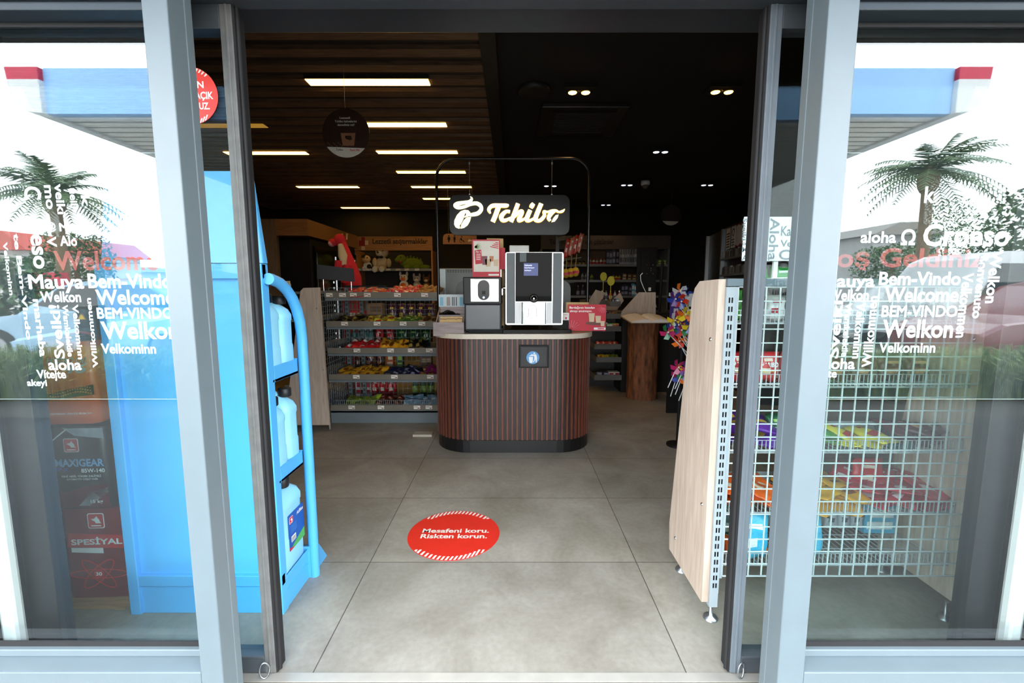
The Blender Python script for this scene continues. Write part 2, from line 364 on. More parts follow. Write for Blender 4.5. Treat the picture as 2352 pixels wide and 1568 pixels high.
def sliding_leaf(sgn, name, label):
    r = struct(name, label); e = -0.797 if sgn < 0 else 0.735; e2 = sgn * 1.60; y0, y1 = 1.375, 1.425
    st = e + sgn * 0.035
    MB().box(*sorted((e, st)), y0, y1, 0.012, 2.1).box(*sorted((e + sgn * .012, e + sgn * .02)), y0 - .002, y1, 0.012, 2.1).build('leading_stile', M('leaf_grey_aluminium', (98, 106, 113), rough=0.42, var=0.08) if sgn > 0 else M('weathered_grey_aluminium', (100, 100, 98), rough=0.45, var=0.15, scale=25), r, bevel=0.002)
    MB().box(*sorted((e2 - sgn * 0.095, e2)), y0, y1, 0.012, 2.1).build('trailing_stile', anthracite, r, bevel=0.002)
    lo, hi = sorted((st, e2 - sgn * 0.095))
    MB().box(lo, hi, y0, y1, 0.012, 0.073).box(lo, hi, y0 - .004, y1, 0.066, 0.075).build('bottom_rail', frame_dark, r, bevel=0.002)
    MB().box(lo, hi, y0, y1, 2.035, 2.1).build('top_rail', frame_dark, r, bevel=0.002)
    MB().box(lo, hi, y0 + 0.02, y0 + 0.028, 0.07, 2.04).build('pane', leaf_m, r)
    g = MB(); g.box(*sorted((e, e - sgn * .006)), y0 + .004, y1 + .002, 0.012, 2.1).tube([(e - sgn * 0.004, y0 + .02, 0.012), (e - sgn * 0.004, y0 + .02, 2.1)], 0.008, 8)
    g.build('rubber_edge', rubber, r)
    h = MB(); cx = e + sgn * .03
    h.tube([(cx + 0.013 * math.cos(t), y0 - 0.004 - 0.016 * abs(math.sin(t * .5)), 0.034 + 0.028 * math.sin(t)) for t in [2 * math.pi * i / 16 for i in range(17)]], 0.0028, 8)
    h.build('pull_ring', steel, r)
    return r
leafL = sliding_leaf(-1, 'door_1', 'open glass sliding door leaf with red round sticker')
leafR = sliding_leaf(1, 'door_2', 'open glass sliding door leaf beside the wire grid rack')
# white jamb strips at the outer ends behind the panes
for nm, sg in (('trim_4', -1), ('trim_5', 1)):
    o = struct(nm)
    MB().box(*sorted((sg * 1.585, sg * 1.635)), 1.315, 1.355, 0.0, 1.0).build('jamb_strip', M('white_glossy_pvc', (240, 242, 240), rough=0.2, var=0.03, coat=0.5), o, bevel=0.012)
    MB().box(*sorted((sg * 1.64, sg * 1.75)), 1.28, 1.42, 0.0, 2.5).build('jamb', black, o)
# round red sticker on the leaf glass
def stripe_disc(mb, O, U, V, rad, mr, mw, n, z, ymin, side='both', slant=0.5):
    circ = [(rad * math.cos(2 * math.pi * i / 48), rad * math.sin(2 * math.pi * i / 48)) for i in range(48)]
    mb.prism(circ, O, U, V, z, mr)
    O2 = Vector(O) + Vector(U).cross(Vector(V)).normalized() * z
    ins = 0.86 * rad
    for sg in (1, -1):
        for i in range(n):
            x = -rad * 0.82 + rad * 1.64 * (i + 0.25) / n; wd = rad * 1.64 / n * 0.5
            def edge(x, r): return math.sqrt(max(r * r - x * x, 0))
            a, b = x, x + wd; yi = max(edge((a + b) / 2, ins) if abs((a + b) / 2) < ins else 0, ymin * rad)
            sh = slant * (edge(a, rad * .985) - yi)
            q = [(a, sg * yi), (b, sg * yi)]
            ob = edge(b + sh, rad * .985); oa = edge(a + sh, rad * .985)
            if min(oa, ob) <= yi: continue
            if sg > 0: q = [(a, yi), (b, yi), (b + sh, ob), (a + sh, oa)]
            else:
                sh = -sh; q = [(a, -yi), (b, -yi), (b + sh, -edge(b + sh, rad * .985)), (a + sh, -edge(a + sh, rad * .985))]
            mb.prism(q, O2, U, V, 0.0004, mw)
sticker_red = M('sticker_red_vinyl', (226, 44, 32), rough=0.45, var=0.04)
sticker_white = M('sticker_white_vinyl', (238, 232, 222), rough=0.5, var=0.03)
mb = MB(); ys = 1.394; c = P(438, 220, ys); rd = (P(501, 220, ys) - c).x
stripe_disc(mb, c, X1, Z1, rd, 0, 1, 16, 0.0008, 0.66)
for t, x0, y0, x1, y1 in (('EN', 443, 187, 468, 203), ('AÇIK', 449, 211, 490, 232), ('NUZ.', 447, 236, 482, 252)):
    a = P(x0, y1, ys); b = P(x1, y0, ys); mb.text(t, a - Y1 * 0.0018, X1, Z1, b.x - a.x, b.z - a.z, 1, bold=0.03)
mb.build('sticker', [sticker_red, sticker_white], leafL)
# ---------------------------------------------------------------- shapes used below
def rrect(x0, x1, y0, y1, r, n=8):
    out = []
    for cx, cy, t0 in ((x1 - r, y0 + r, -90), (x1 - r, y1 - r, 0), (x0 + r, y1 - r, 90), (x0 + r, y0 + r, 180)):
        for k in range(n + 1): t = R(t0 + 90 * k / n); out.append((cx + r * math.cos(t), cy + r * math.sin(t)))
    return out
def loft(mb, rings, m=0, smooth=True, T=None):
    n = len(rings[0]); v = [p for r in rings for p in r]; f = []
    for i in range(len(rings) - 1):
        for k in range(n): k2 = (k + 1) % n; f.append((i * n + k, i * n + k2, (i + 1) * n + k2, (i + 1) * n + k))
    mb.add(v, f, m, smooth, T); mb.add(rings[0], [tuple(range(n - 1, -1, -1))], m, False, T); mb.add(rings[-1], [tuple(range(n))], m, False, T)
def slab(mb, outline, z0, z1, m=0): mb.prism(outline, (0, 0, z0), X1, Y1, z1 - z0, m)
def wpt(px, py, Y, dy=0.0): p = P(px, py, Y); return Vector((p.x, Y - dy, p.z))
def ptext(mb, t, x0, y0, x1, y1, Y, m=0, bold=0.02, shear=0.0):
    a, b = P(x0, y1, Y), P(x1, y0, Y); mb.text(t, a, X1, Z1, b.x - a.x, b.z - a.z, m, bold, shear)
def prect(mb, x0, y0, x1, y1, Y, th, m=0):
    a, b = P(x0, y1, Y), P(x1, y0, Y); return mb.box(a.x, b.x, Y - th, Y, a.z, b.z, m)
def pprism(mb, pts, Y, th, m=0):
    q = [P(x, y, Y) for x, y in pts]; return mb.prism([(p.x, p.z) for p in q], (0, Y, 0), X1, Z1, th, m)

# ---------------------------------------------------------------- distance sticker on the floor
c = PZ(1043, 1225); rad = 0.243
o = tag(MB().build('floor_sticker', []), 'round red floor sticker with white striped edge and two lines of white text', 'sticker')
bpy.data.objects.remove(o)
mb = MB(); stripe_disc(mb, (c.x, c.y, 0.0005), X1, Y1, rad, 0, 1, 19, 0.0012, 0.62, slant=0.35)
mb.text('Mesafeni koru.', (c.x - 0.172, c.y + 0.004, 0.0025), X1, Y1, 0.358, 0.042, 1, bold=0.025)
mb.text('Riskten korun.', (c.x - 0.172, c.y - 0.05, 0.0025), X1, Y1, 0.35, 0.042, 1, bold=0.025)
tag(mb.build('floor_sticker', [sticker_red, sticker_white]), 'round red floor sticker with white striped edge and two lines of white text', 'sticker')
a, b = PZ(948, 1003), PZ(996, 995)
tag(MB().box(a.x, b.x, a.y, b.y, 0.0, 0.02).build('floor_strip', M('pale_strip', (176, 168, 152), rough=0.6)), 'pale flat strip on the floor between snack rack and coffee counter', 'strip')

# ---------------------------------------------------------------- coffee counter
CT = thing('coffee_counter', 'rounded coffee counter clad in red-brown vertical slats with cream top', 'counter', (0.01, 3.77, 0))
cx0, cx1, cy0, cy1 = -0.645, 0.665, 3.44, 4.1
mb = MB(); slab(mb, rrect(cx0 + .02, cx1 - .02, cy0 + .012, cy1 - .012, .29), 0.0, 0.1); mb.build('plinth', M('black_plinth', (18, 18, 19), rough=0.35, var=0.08), CT, bevel=0.003)
mb = MB(); slab(mb, rrect(cx0, cx1, cy0, cy1, .3, 12), 0.912, 0.95)
mb.build('worktop', M('cream_laminate', (212, 200, 180), rough=0.3, var=0.03), CT, bevel=0.006)
mb = MB(); slab(mb, rrect(cx0 + .03, cx1 - .03, cy0 + .022, cy1 - .022, .28), 0.1, 0.912); mb.build('carcass', M('dark_groove', (26, 22, 21), rough=0.7), CT)
slat_m = wood('red_brown_slat', (112, 60, 44), (84, 44, 34), scale=9, stretch=(14, 14, 1), rough=0.45)
slat_k = wood('charcoal_slat', (44, 38, 36), (32, 28, 27), scale=9, stretch=(14, 14, 1), rough=0.5)
out = rrect(cx0 + .03, cx1 - .03, cy0 + .022, cy1 - .022, .28, 24)
per = []; L = 0
for i in range(len(out)):
    a, b = Vector(out[i]), Vector(out[(i + 1) % len(out)]); d = (b - a).length
    if d > 1e-6: per.append((L, a, b, d)); L += d
def on(sv):
    sv %= L
    for l0, a, b, d in per:
        if l0 <= sv <= l0 + d: t = (sv - l0) / d; return a + (b - a) * t, (b - a) / d
    return per[-1][2], (per[-1][2] - per[-1][1]) / per[-1][3]
def slat_box(mb, sv, wd, dp, z0, z1, m):
    p, t = on(sv); nrm = Vector((t.y, -t.x))
    q = [p - t * wd / 2 - nrm * .004, p + t * wd / 2 - nrm * .004, p + t * wd / 2 + nrm * dp, p - t * wd / 2 + nrm * dp]
    v = [(a.x, a.y, z) for z in (z0, z1) for a in q]
    mb.add(v, [(3, 2, 1, 0), (4, 5, 6, 7), (0, 1, 5, 4), (1, 2, 6, 5), (2, 3, 7, 6), (3, 0, 4, 7)], m)
clad, dl, dr = MB(), MB(), MB(); pitch = L / round(L / 0.0394)
sx = [wpt(1070, 900, 3.45).x, wpt(1178, 900, 3.45).x, wpt(1286, 900, 3.45).x]
for i in range(round(L / pitch)):
    for off, wd, dp, m in ((0, .0165, .016, 0), (pitch / 2, .0185, .006, 1)):
        p, t = on(i * pitch + off); front = p.y < cy0 + 0.06 and abs(t.x) > .99
        tgt = dl if front and sx[0] < p.x < sx[1] else dr if front and sx[1] < p.x < sx[2] else clad
        if tgt is dr and 0.052 < p.x < 0.284:
            slat_box(dr, i * pitch + off, wd, dp, .104, .686, m); slat_box(dr, i * pitch + off, wd, dp, .868, .912, m)
        else: slat_box(tgt, i * pitch + off, wd, dp, .104, .912, m)
clad.build('slat_cladding', [slat_m, slat_k], CT); dl.build('door', [slat_m, slat_k], CT); DR = dr.build('door', [slat_m, slat_k], CT)
ch = MB(); ch.box(.062, .276, 3.436, 3.47, .694, .858).box(.068, .27, 3.432, 3.44, .70, .852)
CH = ch.build('waste_flap', M('black_flap', (22, 22, 23), rough=0.5), DR, bevel=0.002)
mb = MB(); cc = wpt(1224, 821, 3.431); rr_ = 0.05
mb.prism([(rr_ * math.cos(2 * math.pi * i / 32), rr_ * math.sin(2 * math.pi * i / 32)) for i in range(32)], cc, X1, Z1, .001, 0)
z = 1 / 2156 * 440 * 0.0034   # drawing units of the pictogram
def pic(pts): mb.prism([((x - 1293) * z, (396 - y) * z) for x, y in pts], cc - Y1 * .001, X1, Z1, .0006, 1)
pic([(1247, 388), (1296, 388), (1288, 455), (1256, 455)]); pic([(1252, 380), (1262, 370), (1285, 366), (1296, 380)])
pic([(1308 + 10 * math.cos(t), 348 + 10 * math.sin(t)) for t in [i * .63 for i in range(10)]])
pic([(1300, 362), (1330, 358), (1340, 400), (1334, 452), (1326, 452), (1320, 415), (1304, 450), (1294, 448), (1310, 405), (1308, 380), (1272, 362), (1276, 356)])
mb.build('waste_sticker', [M('sticker_blue', (84, 150, 204), rough=0.5), white_m], CH)

# ---------------------------------------------------------------- arch with the lit hanging sign
AY = 3.8
zt = P(1176, 364, AY).z; xl, xr = P(1006, 600, AY).x, P(1351, 600, AY).x; rr_ = 0.16
pts = [(xl, AY, .95), (xl, AY, zt - rr_)] + [(xl + rr_ - rr_ * math.cos(t), AY, zt - rr_ + rr_ * math.sin(t)) for t in [R(10 * i) for i in range(1, 10)]] + \
      [(xr - rr_ + rr_ * math.sin(t), AY, zt - rr_ + rr_ * math.cos(t)) for t in [R(10 * i) for i in range(0, 10)]] + [(xr, AY, .95)]
AR = thing('sign_arch', 'slim black steel arch standing on the coffee counter', 'arch', (0, AY, .95))
MB().tube(pts, .0125, 12).build('arch_tube', M('black_steel_tube', (34, 34, 36), rough=0.25, metal=0.6), AR)
for x in (xl, xr): MB().lathe([(.03, 0), (.03, .006), (.014, .01)], (x, AY, .95), 16).build('foot', black, AR)
HS = thing('lit_sign', 'black sign board with glowing coffee bean emblem and script lettering, hung under the arch', 'sign', (0, AY, 1.75))
sa, sb = P(1034, 540, AY), P(1308, 449, AY)
mb = MB(); mb.prism([(x, y) for x, y in rrect(sa.x, sb.x, sa.z, sb.z, .055, 6)], (0, AY + .02, 0), X1, Z1, .045); mb.build('board', M('satin_black_board', (18, 19, 21), rough=0.34, var=0.05, spec=0.25), HS, bevel=0.004)
lit = M('lit_sign_face', (255, 244, 190), rough=0.5, var=0.0, emit=1.7); halo = M('sign_letter_halo', (232, 180, 60), rough=0.5, var=0.0, emit=0.8)  # halo is a painted yellow glow around the letters, not their sides
def lg(pts): 
    k = (P(1306, 500, AY).x - P(1000, 500, AY).x) / (306 * 7.35); o0 = P(1000, 600, AY); zz = (P(1000, 440, AY).z - o0.z) / 1176
    return [(o0.x + p[0] * k, o0.z + (1176 - p[1]) * zz) + ((p[2] * k,) if len(p) > 2 else ()) for p in pts]
B0 = (0, AY - .026, 0); em = MB()
em.stroke(lg([(614, 98, 8), (640, 132, 34), (600, 180, 46), (500, 196, 48), (405, 215, 62), (362, 248, 62), (415, 280, 50), (520, 262, 46), (610, 224, 50), (710, 208, 56), (780, 245, 62), (795, 310, 60), (740, 372, 62), (650, 395, 55), (575, 405, 32), (512, 438, 8)]), B0, X1, Z1, .02)
em.prism(lg([(612, 360), (580, 326), (520, 318), (455, 340), (390, 405), (348, 490), (340, 555), (362, 605), (410, 627), (436, 620), (428, 572), (452, 545), (490, 470), (508, 415), (518, 375), (534, 366), (545, 385), (532, 428), (585, 400)]), B0, X1, Z1, .02)
em.prism(lg([(622, 434), (550, 444), (500, 495), (458, 570), (446, 626), (500, 616), (560, 574), (602, 505)]), B0, X1, Z1, .02)
em.build('bean_emblem', [lit], HS)
lt = MB()
for q in ([(948, 375, 24), (922, 318, 58), (950, 268, 60), (1000, 246, 66), (1110, 246, 68), (1215, 246, 66), (1252, 228, 20)], [(1085, 262, 84), (1035, 400, 80), (985, 516, 80)],
          [(1275, 348, 52), (1205, 345, 56), (1130, 425, 78), (1150, 490, 64), (1215, 485, 54), (1290, 440, 22)], [(1408, 212, 72), (1350, 370, 72), (1292, 516, 72)],
          [(1350, 440, 30), (1430, 352, 56), (1478, 352, 66), (1425, 470, 74), (1440, 498, 52), (1500, 475, 40), (1560, 430, 20)], [(1612, 320, 72), (1555, 460, 78), (1572, 500, 52), (1640, 480, 42), (1700, 425, 16)],
          [(1668, 212, 62), (1640, 250, 80), (1622, 284, 62)], [(1795, 212, 76), (1705, 440, 78), (1716, 494, 56), (1785, 488, 60), (1850, 410, 58), (1840, 345, 44), (1900, 350, 32), (1970, 335, 46), (2040, 330, 40), (2090, 352, 30), (2150, 340, 40), (2188, 304, 6)],
          [(2020, 340, 40), (1960, 375, 78), (1920, 450, 62), (1948, 500, 40)]):
    lt.stroke(lg([(a_, b_, w_ * .9) for a_, b_, w_ in q]), B0, X1, Z1, .02); lt.stroke(lg([(a_, b_, w_ * .9 + 12) for a_, b_, w_ in q]), B0, X1, Z1, .012, 1)  # second, wider ribbon paints the halo behind each letter
lt.prism(lg([(2085, 396), (2035, 408), (1995, 458), (1968, 520), (2025, 508), (2070, 450)]), B0, X1, Z1, .02)
lt.build('script_lettering', [lit, halo], HS)
for px in (1078, 1268):
    a, b = P(px, 374, AY), P(px, 449, AY)
    MB().tube([(a.x, AY, a.z + .03), (a.x, AY, b.z - .005)], .002, 6).box(a.x - .006, a.x + .006, AY - .006, AY + .006, b.z - .004, b.z + .012).box(a.x - .006, a.x + .006, AY - .006, AY + .006, a.z - .012, a.z + .004).build('cable', steel, HS)

# ---------------------------------------------------------------- coffee machine
KY = 3.52
KM = thing('coffee_machine', 'tall silver and grey coffee machine with black glass front on the counter', 'coffee machine', (P(1226, 760, KY).x, 3.75, .95))
fx0, fx1 = P(1161, 700, KY).x, P(1293, 700, KY).x; ztop, zbot = P(1226, 579, KY).z, P(1226, 746, KY).z
mb = MB(); mb.prism(rrect(fx0, fx1, zbot, ztop, .015, 4), (0, KY + .42, 0), X1, Z1, .42); mb.build('body', M('silver_casing', (226, 229, 230), rough=0.25, metal=0.3, var=0.02), KM, bevel=0.003)
gp = M('graphite_side_panel', (84, 92, 97), rough=0.45, var=0.04)
for a, b in ((1164, 1183), (1269, 1291)):
    mb = MB(); prect(mb, a, 581, b, 742, KY, .008); mb.build('side_panel', gp, KM, bevel=0.002)
mb = MB(); prect(mb, 1184, 580, 1268, 692, KY, .012); fr = mb.build('front_glass', M('black_front_glass', (6, 6, 7), rough=0.03, var=0.0, spec=0.035), KM, bevel=0.003)
mb = MB(); prect(mb, 1203, 604, 1236, 633, KY - .0122, .001, 0); ptext(mb, 'Kahveniz', 1205, 607, 1222, 611, KY - .0138, 1); ptext(mb, 'hazırlanıyor', 1205, 613, 1228, 617, KY - .0138, 1); ptext(mb, 'bekleyin', 1205, 619, 1220, 623, KY - .0138, 1)
mb.build('screen', [M('screen_blue', (52, 66, 130), rough=0.4, emit=0.35), M('screen_text', (220, 225, 255), emit=0.6)], fr)
mb = MB(); prect(mb, 1194, 580, 1209, 601, KY - .0122, .0008, 0); mb.build('payment_sticker', M('petrol_blue', (24, 52, 62), rough=0.4), fr)
for a, b in ((1184, 1197), (1255, 1268)):
    mb = MB(); prect(mb, a, 694, b, 743, KY, .008); mb.build('lower_panel', M('white_satin', (238, 240, 240), rough=0.35, var=0.02), KM)
mb = MB(); a, b = P(1197, 744, KY), P(1255, 694, KY); xm_, wd = (a.x + b.x) / 2, (b.x - a.x) / 2
ring = [(xm_ + wd * math.sin(t), KY - .001 + .012 * math.cos(t) - .012) for t in [R(-90 + 15 * i) for i in range(13)]]
loft(mb, [[(x, y, a.z) for x, y in ring] + [(b.x, KY + .02, a.z), (a.x, KY + .02, a.z)], [(x, y, b.z) for x, y in ring] + [(b.x, KY + .02, b.z), (a.x, KY + .02, b.z)]])
mb.build('drip_niche', M('polished_steel', (225, 227, 228), rough=0.16, metal=1.0, var=0.02), KM)
mb = MB(); k = wpt(1226, 685, KY - .012); T = Matrix.Translation(k) @ Matrix.Rotation(R(90), 4, 'X')
mb.lathe([(.034, 0), (.034, .022), (.028, .03), (.024, .026)], n=24, m=0, T=T); mb.lathe([(.024, .02), (.02, .032), (.004, .036)], n=20, m=1, T=T); mb.build('selector_knob', [blackgloss, chrome], KM)
mb = MB(); q = [(x, y) for x, y in [(1215, 726), (1215, 708), (1218, 702), (1224, 700), (1230, 702), (1233, 708), (1233, 726)]]
mb.tube([wpt(x, y, KY - .03) for x, y in q], .0025, 6); prect(mb, 1212, 726, 1236, 729, KY - .02, .016); mb.build('cup_guide', steel, KM)
mb = MB(); prect(mb, 1157, 746, 1298, 760, KY + .42, .44); mb.build('base', blackgloss, KM, bevel=0.004)
for px in (1170, 1278):
    p = wpt(px, 760, KY + .0); mb = MB(); mb.lathe([(.009, 0), (.009, p.z - .95 + .003)], (p.x, KY + .012, .95), 12); mb.build('foot', steel, KM)
    mb = MB(); mb.lathe([(.009, 0), (.009, p.z - .95 + .003)], (p.x, KY + .38, .95), 12); mb.build('foot', steel, KM)
mb = MB(); p = wpt(1192, 579, KY + .3); mb.box(p.x - .08, p.x + .08, KY + .16, KY + .36, p.z - .03, P(1192, 563, KY + .16).z); mb.build('bean_hopper', M('frosted_hopper', (180, 182, 180), rough=0.3), KM, bevel=0.006)
mb = MB(); p = wpt(1156, 661, KY + .03); mb.tube([p, p + X1 * .02], .011, 10); mb.box(p.x - .01, p.x - .004, KY + .022, KY + .034, p.z - .055, p.z - .006); mb.build('key', chrome, KM)

# ---------------------------------------------------------------- milk cooler beside the machine
BY = 3.5
BX = thing('milk_cooler', 'small black and silver milk cooler with oval display beside the coffee machine', 'milk cooler', (P(1113, 760, BY).x, 3.66, .95))
prect(mb := MB(), 1073, 638, 1154, 696, BY + .3, .3); mb.build('upper_housing', M('black_satin', (18, 18, 20), rough=0.35, spec=.2), BX, bevel=0.006)
prect(mb := MB(), 1081, 640, 1146, 693, BY, .008); fp = mb.build('front_panel', M('silver_panel', (230, 232, 233), rough=0.3, metal=0.2, var=0.02), BX, bevel=0.003)
mb = MB(); a, b = P(1098, 689, BY), P(1124, 643, BY); mb.prism(rrect(a.x, b.x, a.z, b.z, (b.x - a.x) / 2 - .0005, 8), (0, BY - .008, 0), X1, Z1, .004, 0)
prect(mb, 1107, 668, 1115, 676, BY - .012, .0006, 1); pprism(mb, [(1111 + 2.6 * math.cos(t), 683 + 2.6 * math.sin(t)) for t in [i * .63 for i in range(10)]], BY - .012, .0006, 2)
mb.build('display', [blackgloss, M('display_grey', (40, 44, 48), spec=.2), M('button_light', (190, 215, 255), emit=1.2)], fp)
prect(mb := MB(), 1075, 695, 1153, 752, BY + .28, .27); mb.build('lower_housing', M('graphite_door', (60, 66, 71), rough=0.3, var=0.04), BX, bevel=0.012)
z0 = P(1113, 753, BY).z
mb = MB(); mb.box(P(1074, 700, BY).x, P(1155, 700, BY).x, BY + .02, BY + .3, .95, z0); mb.build('base', black, BX, bevel=0.004)

# ---------------------------------------------------------------- poster stands and cards
cup_m = M('paper_cup_beige', (214, 188, 158), rough=0.7); red_card = M('crimson_card', (196, 34, 56), rough=0.55, var=0.04); kraft = M('kraft_board', (206, 172, 120), rough=0.75)
cream = M('poster_cream', (226, 219, 208), rough=0.6); pink_white = M('poster_white', (244, 240, 236), rough=0.6)
def cup(mb, x, y, w, h, Y, m):  # printed cup drawn as a shallow relief on a card
    pprism(mb, [(x - w / 2, y - h), (x + w / 2, y - h), (x + w * .38, y), (x - w * .38, y)], Y, .0006, m)
PO = thing('advert_poster', 'small red framed iced drinks poster standing on the milk cooler', 'poster', (P(1116, 637, BY + .05).x, BY + .06, P(1116, 638, BY + .03).z))
Yp = BY + .05
prect(mb := MB(), 1085, 550, 1148, 637, Yp, .006); mb.build('red_frame', red_card, PO)
mb = MB(); prect(mb, 1088, 553, 1146, 624, Yp - .006, .0008, 0)
for i in range(7): pprism(mb, [(1090, 566), (1092 + 16 * math.cos(-.9 + i * .28), 568 + 14 * math.sin(-.9 + i * .28) - 2), (1091, 569)], Yp - .0068, .0005, 1)
for i in range(4): pprism(mb, [(1126 + i * 4, 565 - i * 3), (1145, 569 - i * 4), (1145, 571 - i * 4), (1126 + i * 4, 567 - i * 3)], Yp - .0068, .0005, 2)
pprism(mb, [(1090, 575), (1105, 573), (1108, 605), (1092, 607)], Yp - .0068, .0006, 2); ptext(mb, 'Her 3', 1093, 576, 1104, 580, Yp - .0078, 3)
for i in range(4): prect(mb, 1094, 583 + i * 4, 1104, 584.4 + i * 4, Yp - .0074, .0005, 3)
for x, y, w, h, m in ((1113, 608, 13, 20, 4), (1121, 612, 14, 17, 5), (1139, 611, 12, 15, 5), (1129, 600, 10, 12, 6)): cup(mb, x, y, w, h, Yp - .0072, m)
prect(mb, 1122, 629, 1146, 633, Yp - .006, .001, 3)
mb.build('picture', [cream, M('leaf_green_print', (120, 150, 80)), red_card, pink_white, M('berry_print', (120, 56, 70)), cup_m, M('orange_print', (190, 120, 80))], PO)
PB = thing('kraft_envelope', 'tan card sheet sticking up behind the iced drinks poster', 'card', (P(1138, 570, 3.75).x, 3.75, P(1138, 640, 3.75).z))
pprism(mb := MB(), [(1118, 640), (1118, 547), (1156, 548), (1158, 640)], 3.75, .004); mb.build('sheet', kraft, PB); 
pprism(mb := MB(), [(1118, 640), (1158, 640), (1158, 765), (1118, 765)], 3.756, .004); mb.build('stand', kraft, PB)
RB = thing('red_leaflet', 'red leaflet peeking out beside the iced drinks poster', 'leaflet', (P(1152, 600, 3.62).x, 3.62, .95))
prect(mb := MB(), 1140, 569, 1160, 618, 3.62, .004); mb.build('sheet', red_card, RB); prect(mb := MB(), 1146, 618, 1152, 764, 3.624, .004); mb.build('stand', clear_m, RB)
CY_ = 3.6
RC = thing('red_counter_card', 'red card with paper cups and white text on the counter end', 'card', (P(1348, 758, CY_).x, CY_, .95))
prect(mb := MB(), 1304, 699, 1392, 759.5, CY_, .005); mb.build('card', red_card, RC)
mb = MB(); ptext(mb, 'Bardağınızı kasadan', 1308, 703, 1366, 710, CY_ - .006, 0); ptext(mb, 'almayı unutmayın.', 1309, 711.5, 1360, 718, CY_ - .006, 0)
cup(mb, 1359, 739, 14, 20, CY_ - .0055, 1); cup(mb, 1374, 741, 13, 16, CY_ - .0055, 1); cup(mb, 1384, 749, 10, 12, CY_ - .0062, 1)
pprism(mb, [(1346 + 24 + 26 * math.cos(t), 742 + 4.5 * math.sin(t)) for t in [i * .4 for i in range(16)]], CY_ - .005, .0006, 2)
for cx, cy, r0, r1, a0, a1 in ((1312, 757, 6, 22, 200, 345), (1386, 703, 4, 16, 60, 190)):
    for i in range(9):
        t = R(a0 + (a1 - a0) * i / 8); pprism(mb, [(cx + r0 * math.cos(t) - .5, cy + r0 * math.sin(t)), (cx + r1 * math.cos(t) - .5, cy + r1 * math.sin(t)), (cx + r1 * math.cos(t) + .5, cy + r1 * math.sin(t)), (cx + r0 * math.cos(t) + .5, cy + r0 * math.sin(t))], CY_ - .005, .0004, 3)
prect(mb, 1364, 752, 1391, 757, CY_ - .005, .0007, 0); prect(mb, 1373, 753.3, 1388, 755.6, CY_ - .0057, .0004, 4)
mb.build('print', [pink_white, cup_m, M('wood_tray_print', (110, 60, 50)), M('pale_red_print', (216, 120, 130)), red_card], RC)
mb = MB(); prect(mb, 1299, 694, 1352, 759, CY_ + .05, .005); mb.build('kraft_backing', kraft, RC)
WC = thing('white_notice_card', 'tiny white notice card between coffee machine and red counter card', 'card', (P(1299, 755, 3.57).x, 3.57, .95))
prect(mb := MB(), 1291, 718, 1307, 735, 3.57, .003); prect(mb, 1298, 728, 1302, 733, 3.567, .0006, 1); prect(mb, 1294, 722, 1304, 723, 3.567, .0005, 1); mb.build('card', [paper, red_card], WC)
prect(mb := MB(), 1292, 735, 1306, 761, 3.575, .006); mb.build('stand', black, WC)

# ---------------------------------------------------------------- stirrer and sugar box
SY = 3.5
SB = thing('condiment_box', 'grey wooden box of sugar sachets and lids on the counter', 'condiment box', (P(1030, 766, SY).x, SY + .12, .95))
gw = wood('grey_wood', (158, 142, 138), (128, 114, 112), scale=6, stretch=(1, 9, 9))
xa, xb = P(996, 766, SY).x, P(1066, 766, SY).x; zf = P(1030, 740, SY).z; zb_ = P(1030, 703, SY + .24).z
prect(mb := MB(), 996, 740, 1066, 771, SY + .012, .012); mb.build('front_board', gw, SB)
MB().box(xa + .012, xb + .006, SY + .228, SY + .24, .95, zb_).build('rear_board', gw, SB)
for x in (xa + .012, xb - .012):
    mb = MB(); mb.add([(x, SY + .012, .95), (x, SY + .23, .95), (x, SY + .23, zb_ - .01), (x, SY + .012, zf - .01), (x + .008, SY + .012, .95), (x + .008, SY + .23, .95), (x + .008, SY + .23, zb_ - .01), (x + .008, SY + .012, zf - .01)],
        [(0, 3, 2, 1), (4, 5, 6, 7), (0, 4, 7, 3), (1, 2, 6, 5), (2, 3, 7, 6), (0, 1, 5, 4)]); mb.build('side_board', gw, SB)
MB().box(xa + .012, xb, SY + .012, SY + .23, .95, .962).box(xa + .02, xb - .012, SY + .13, SY + .138, .962, zf + .05).build('divider', gw, SB)
mb = MB(); prect(mb, 1008, 676, 1071, 704, SY + .226, .003, 0)
for x0, x1, m in ((1010, 1018, 1), (1056, 1070, 1), (1026, 1034, 2), (1038, 1040, 3), (1042, 1044, 3), (1047, 1049, 3)): prect(mb, x0, 682, x1, 702, SY + .223, .0006, m)
mb.build('picture_card', [M('pale_blue_print', (196, 208, 214)), M('sky_blue_print', (126, 182, 208)), M('taupe_print', (150, 138, 134)), M('charcoal_print', (70, 66, 66))], SB)
sug = M('sugar_sachet_tan', (212, 176, 122), rough=0.7); 
for i, (x, tl) in enumerate(((-.545, .05), (-.52, -.06), (-.497, .0), (-.465, .1), (-.44, -.03), (-.425, .07))):
    T = Matrix.Translation((x, SY + .03 + .008 * i, zf - .02)) @ Matrix.Rotation(tl, 4, 'Y') @ Matrix.Rotation(-.35, 4, 'X')
    tag(MB().cbox((0, 0, .02), (.05, .004, .085), 0, T).cbox((0, -.0024, .045), (.05, .0006, .006), 1, T).build('sugar_sachet', [sug, M('sachet_print', (120, 84, 50))], bevel=0.001), 'tan sugar sachet standing in the front tray of the condiment box', 'sachet', 'sugar sachets in the condiment box')
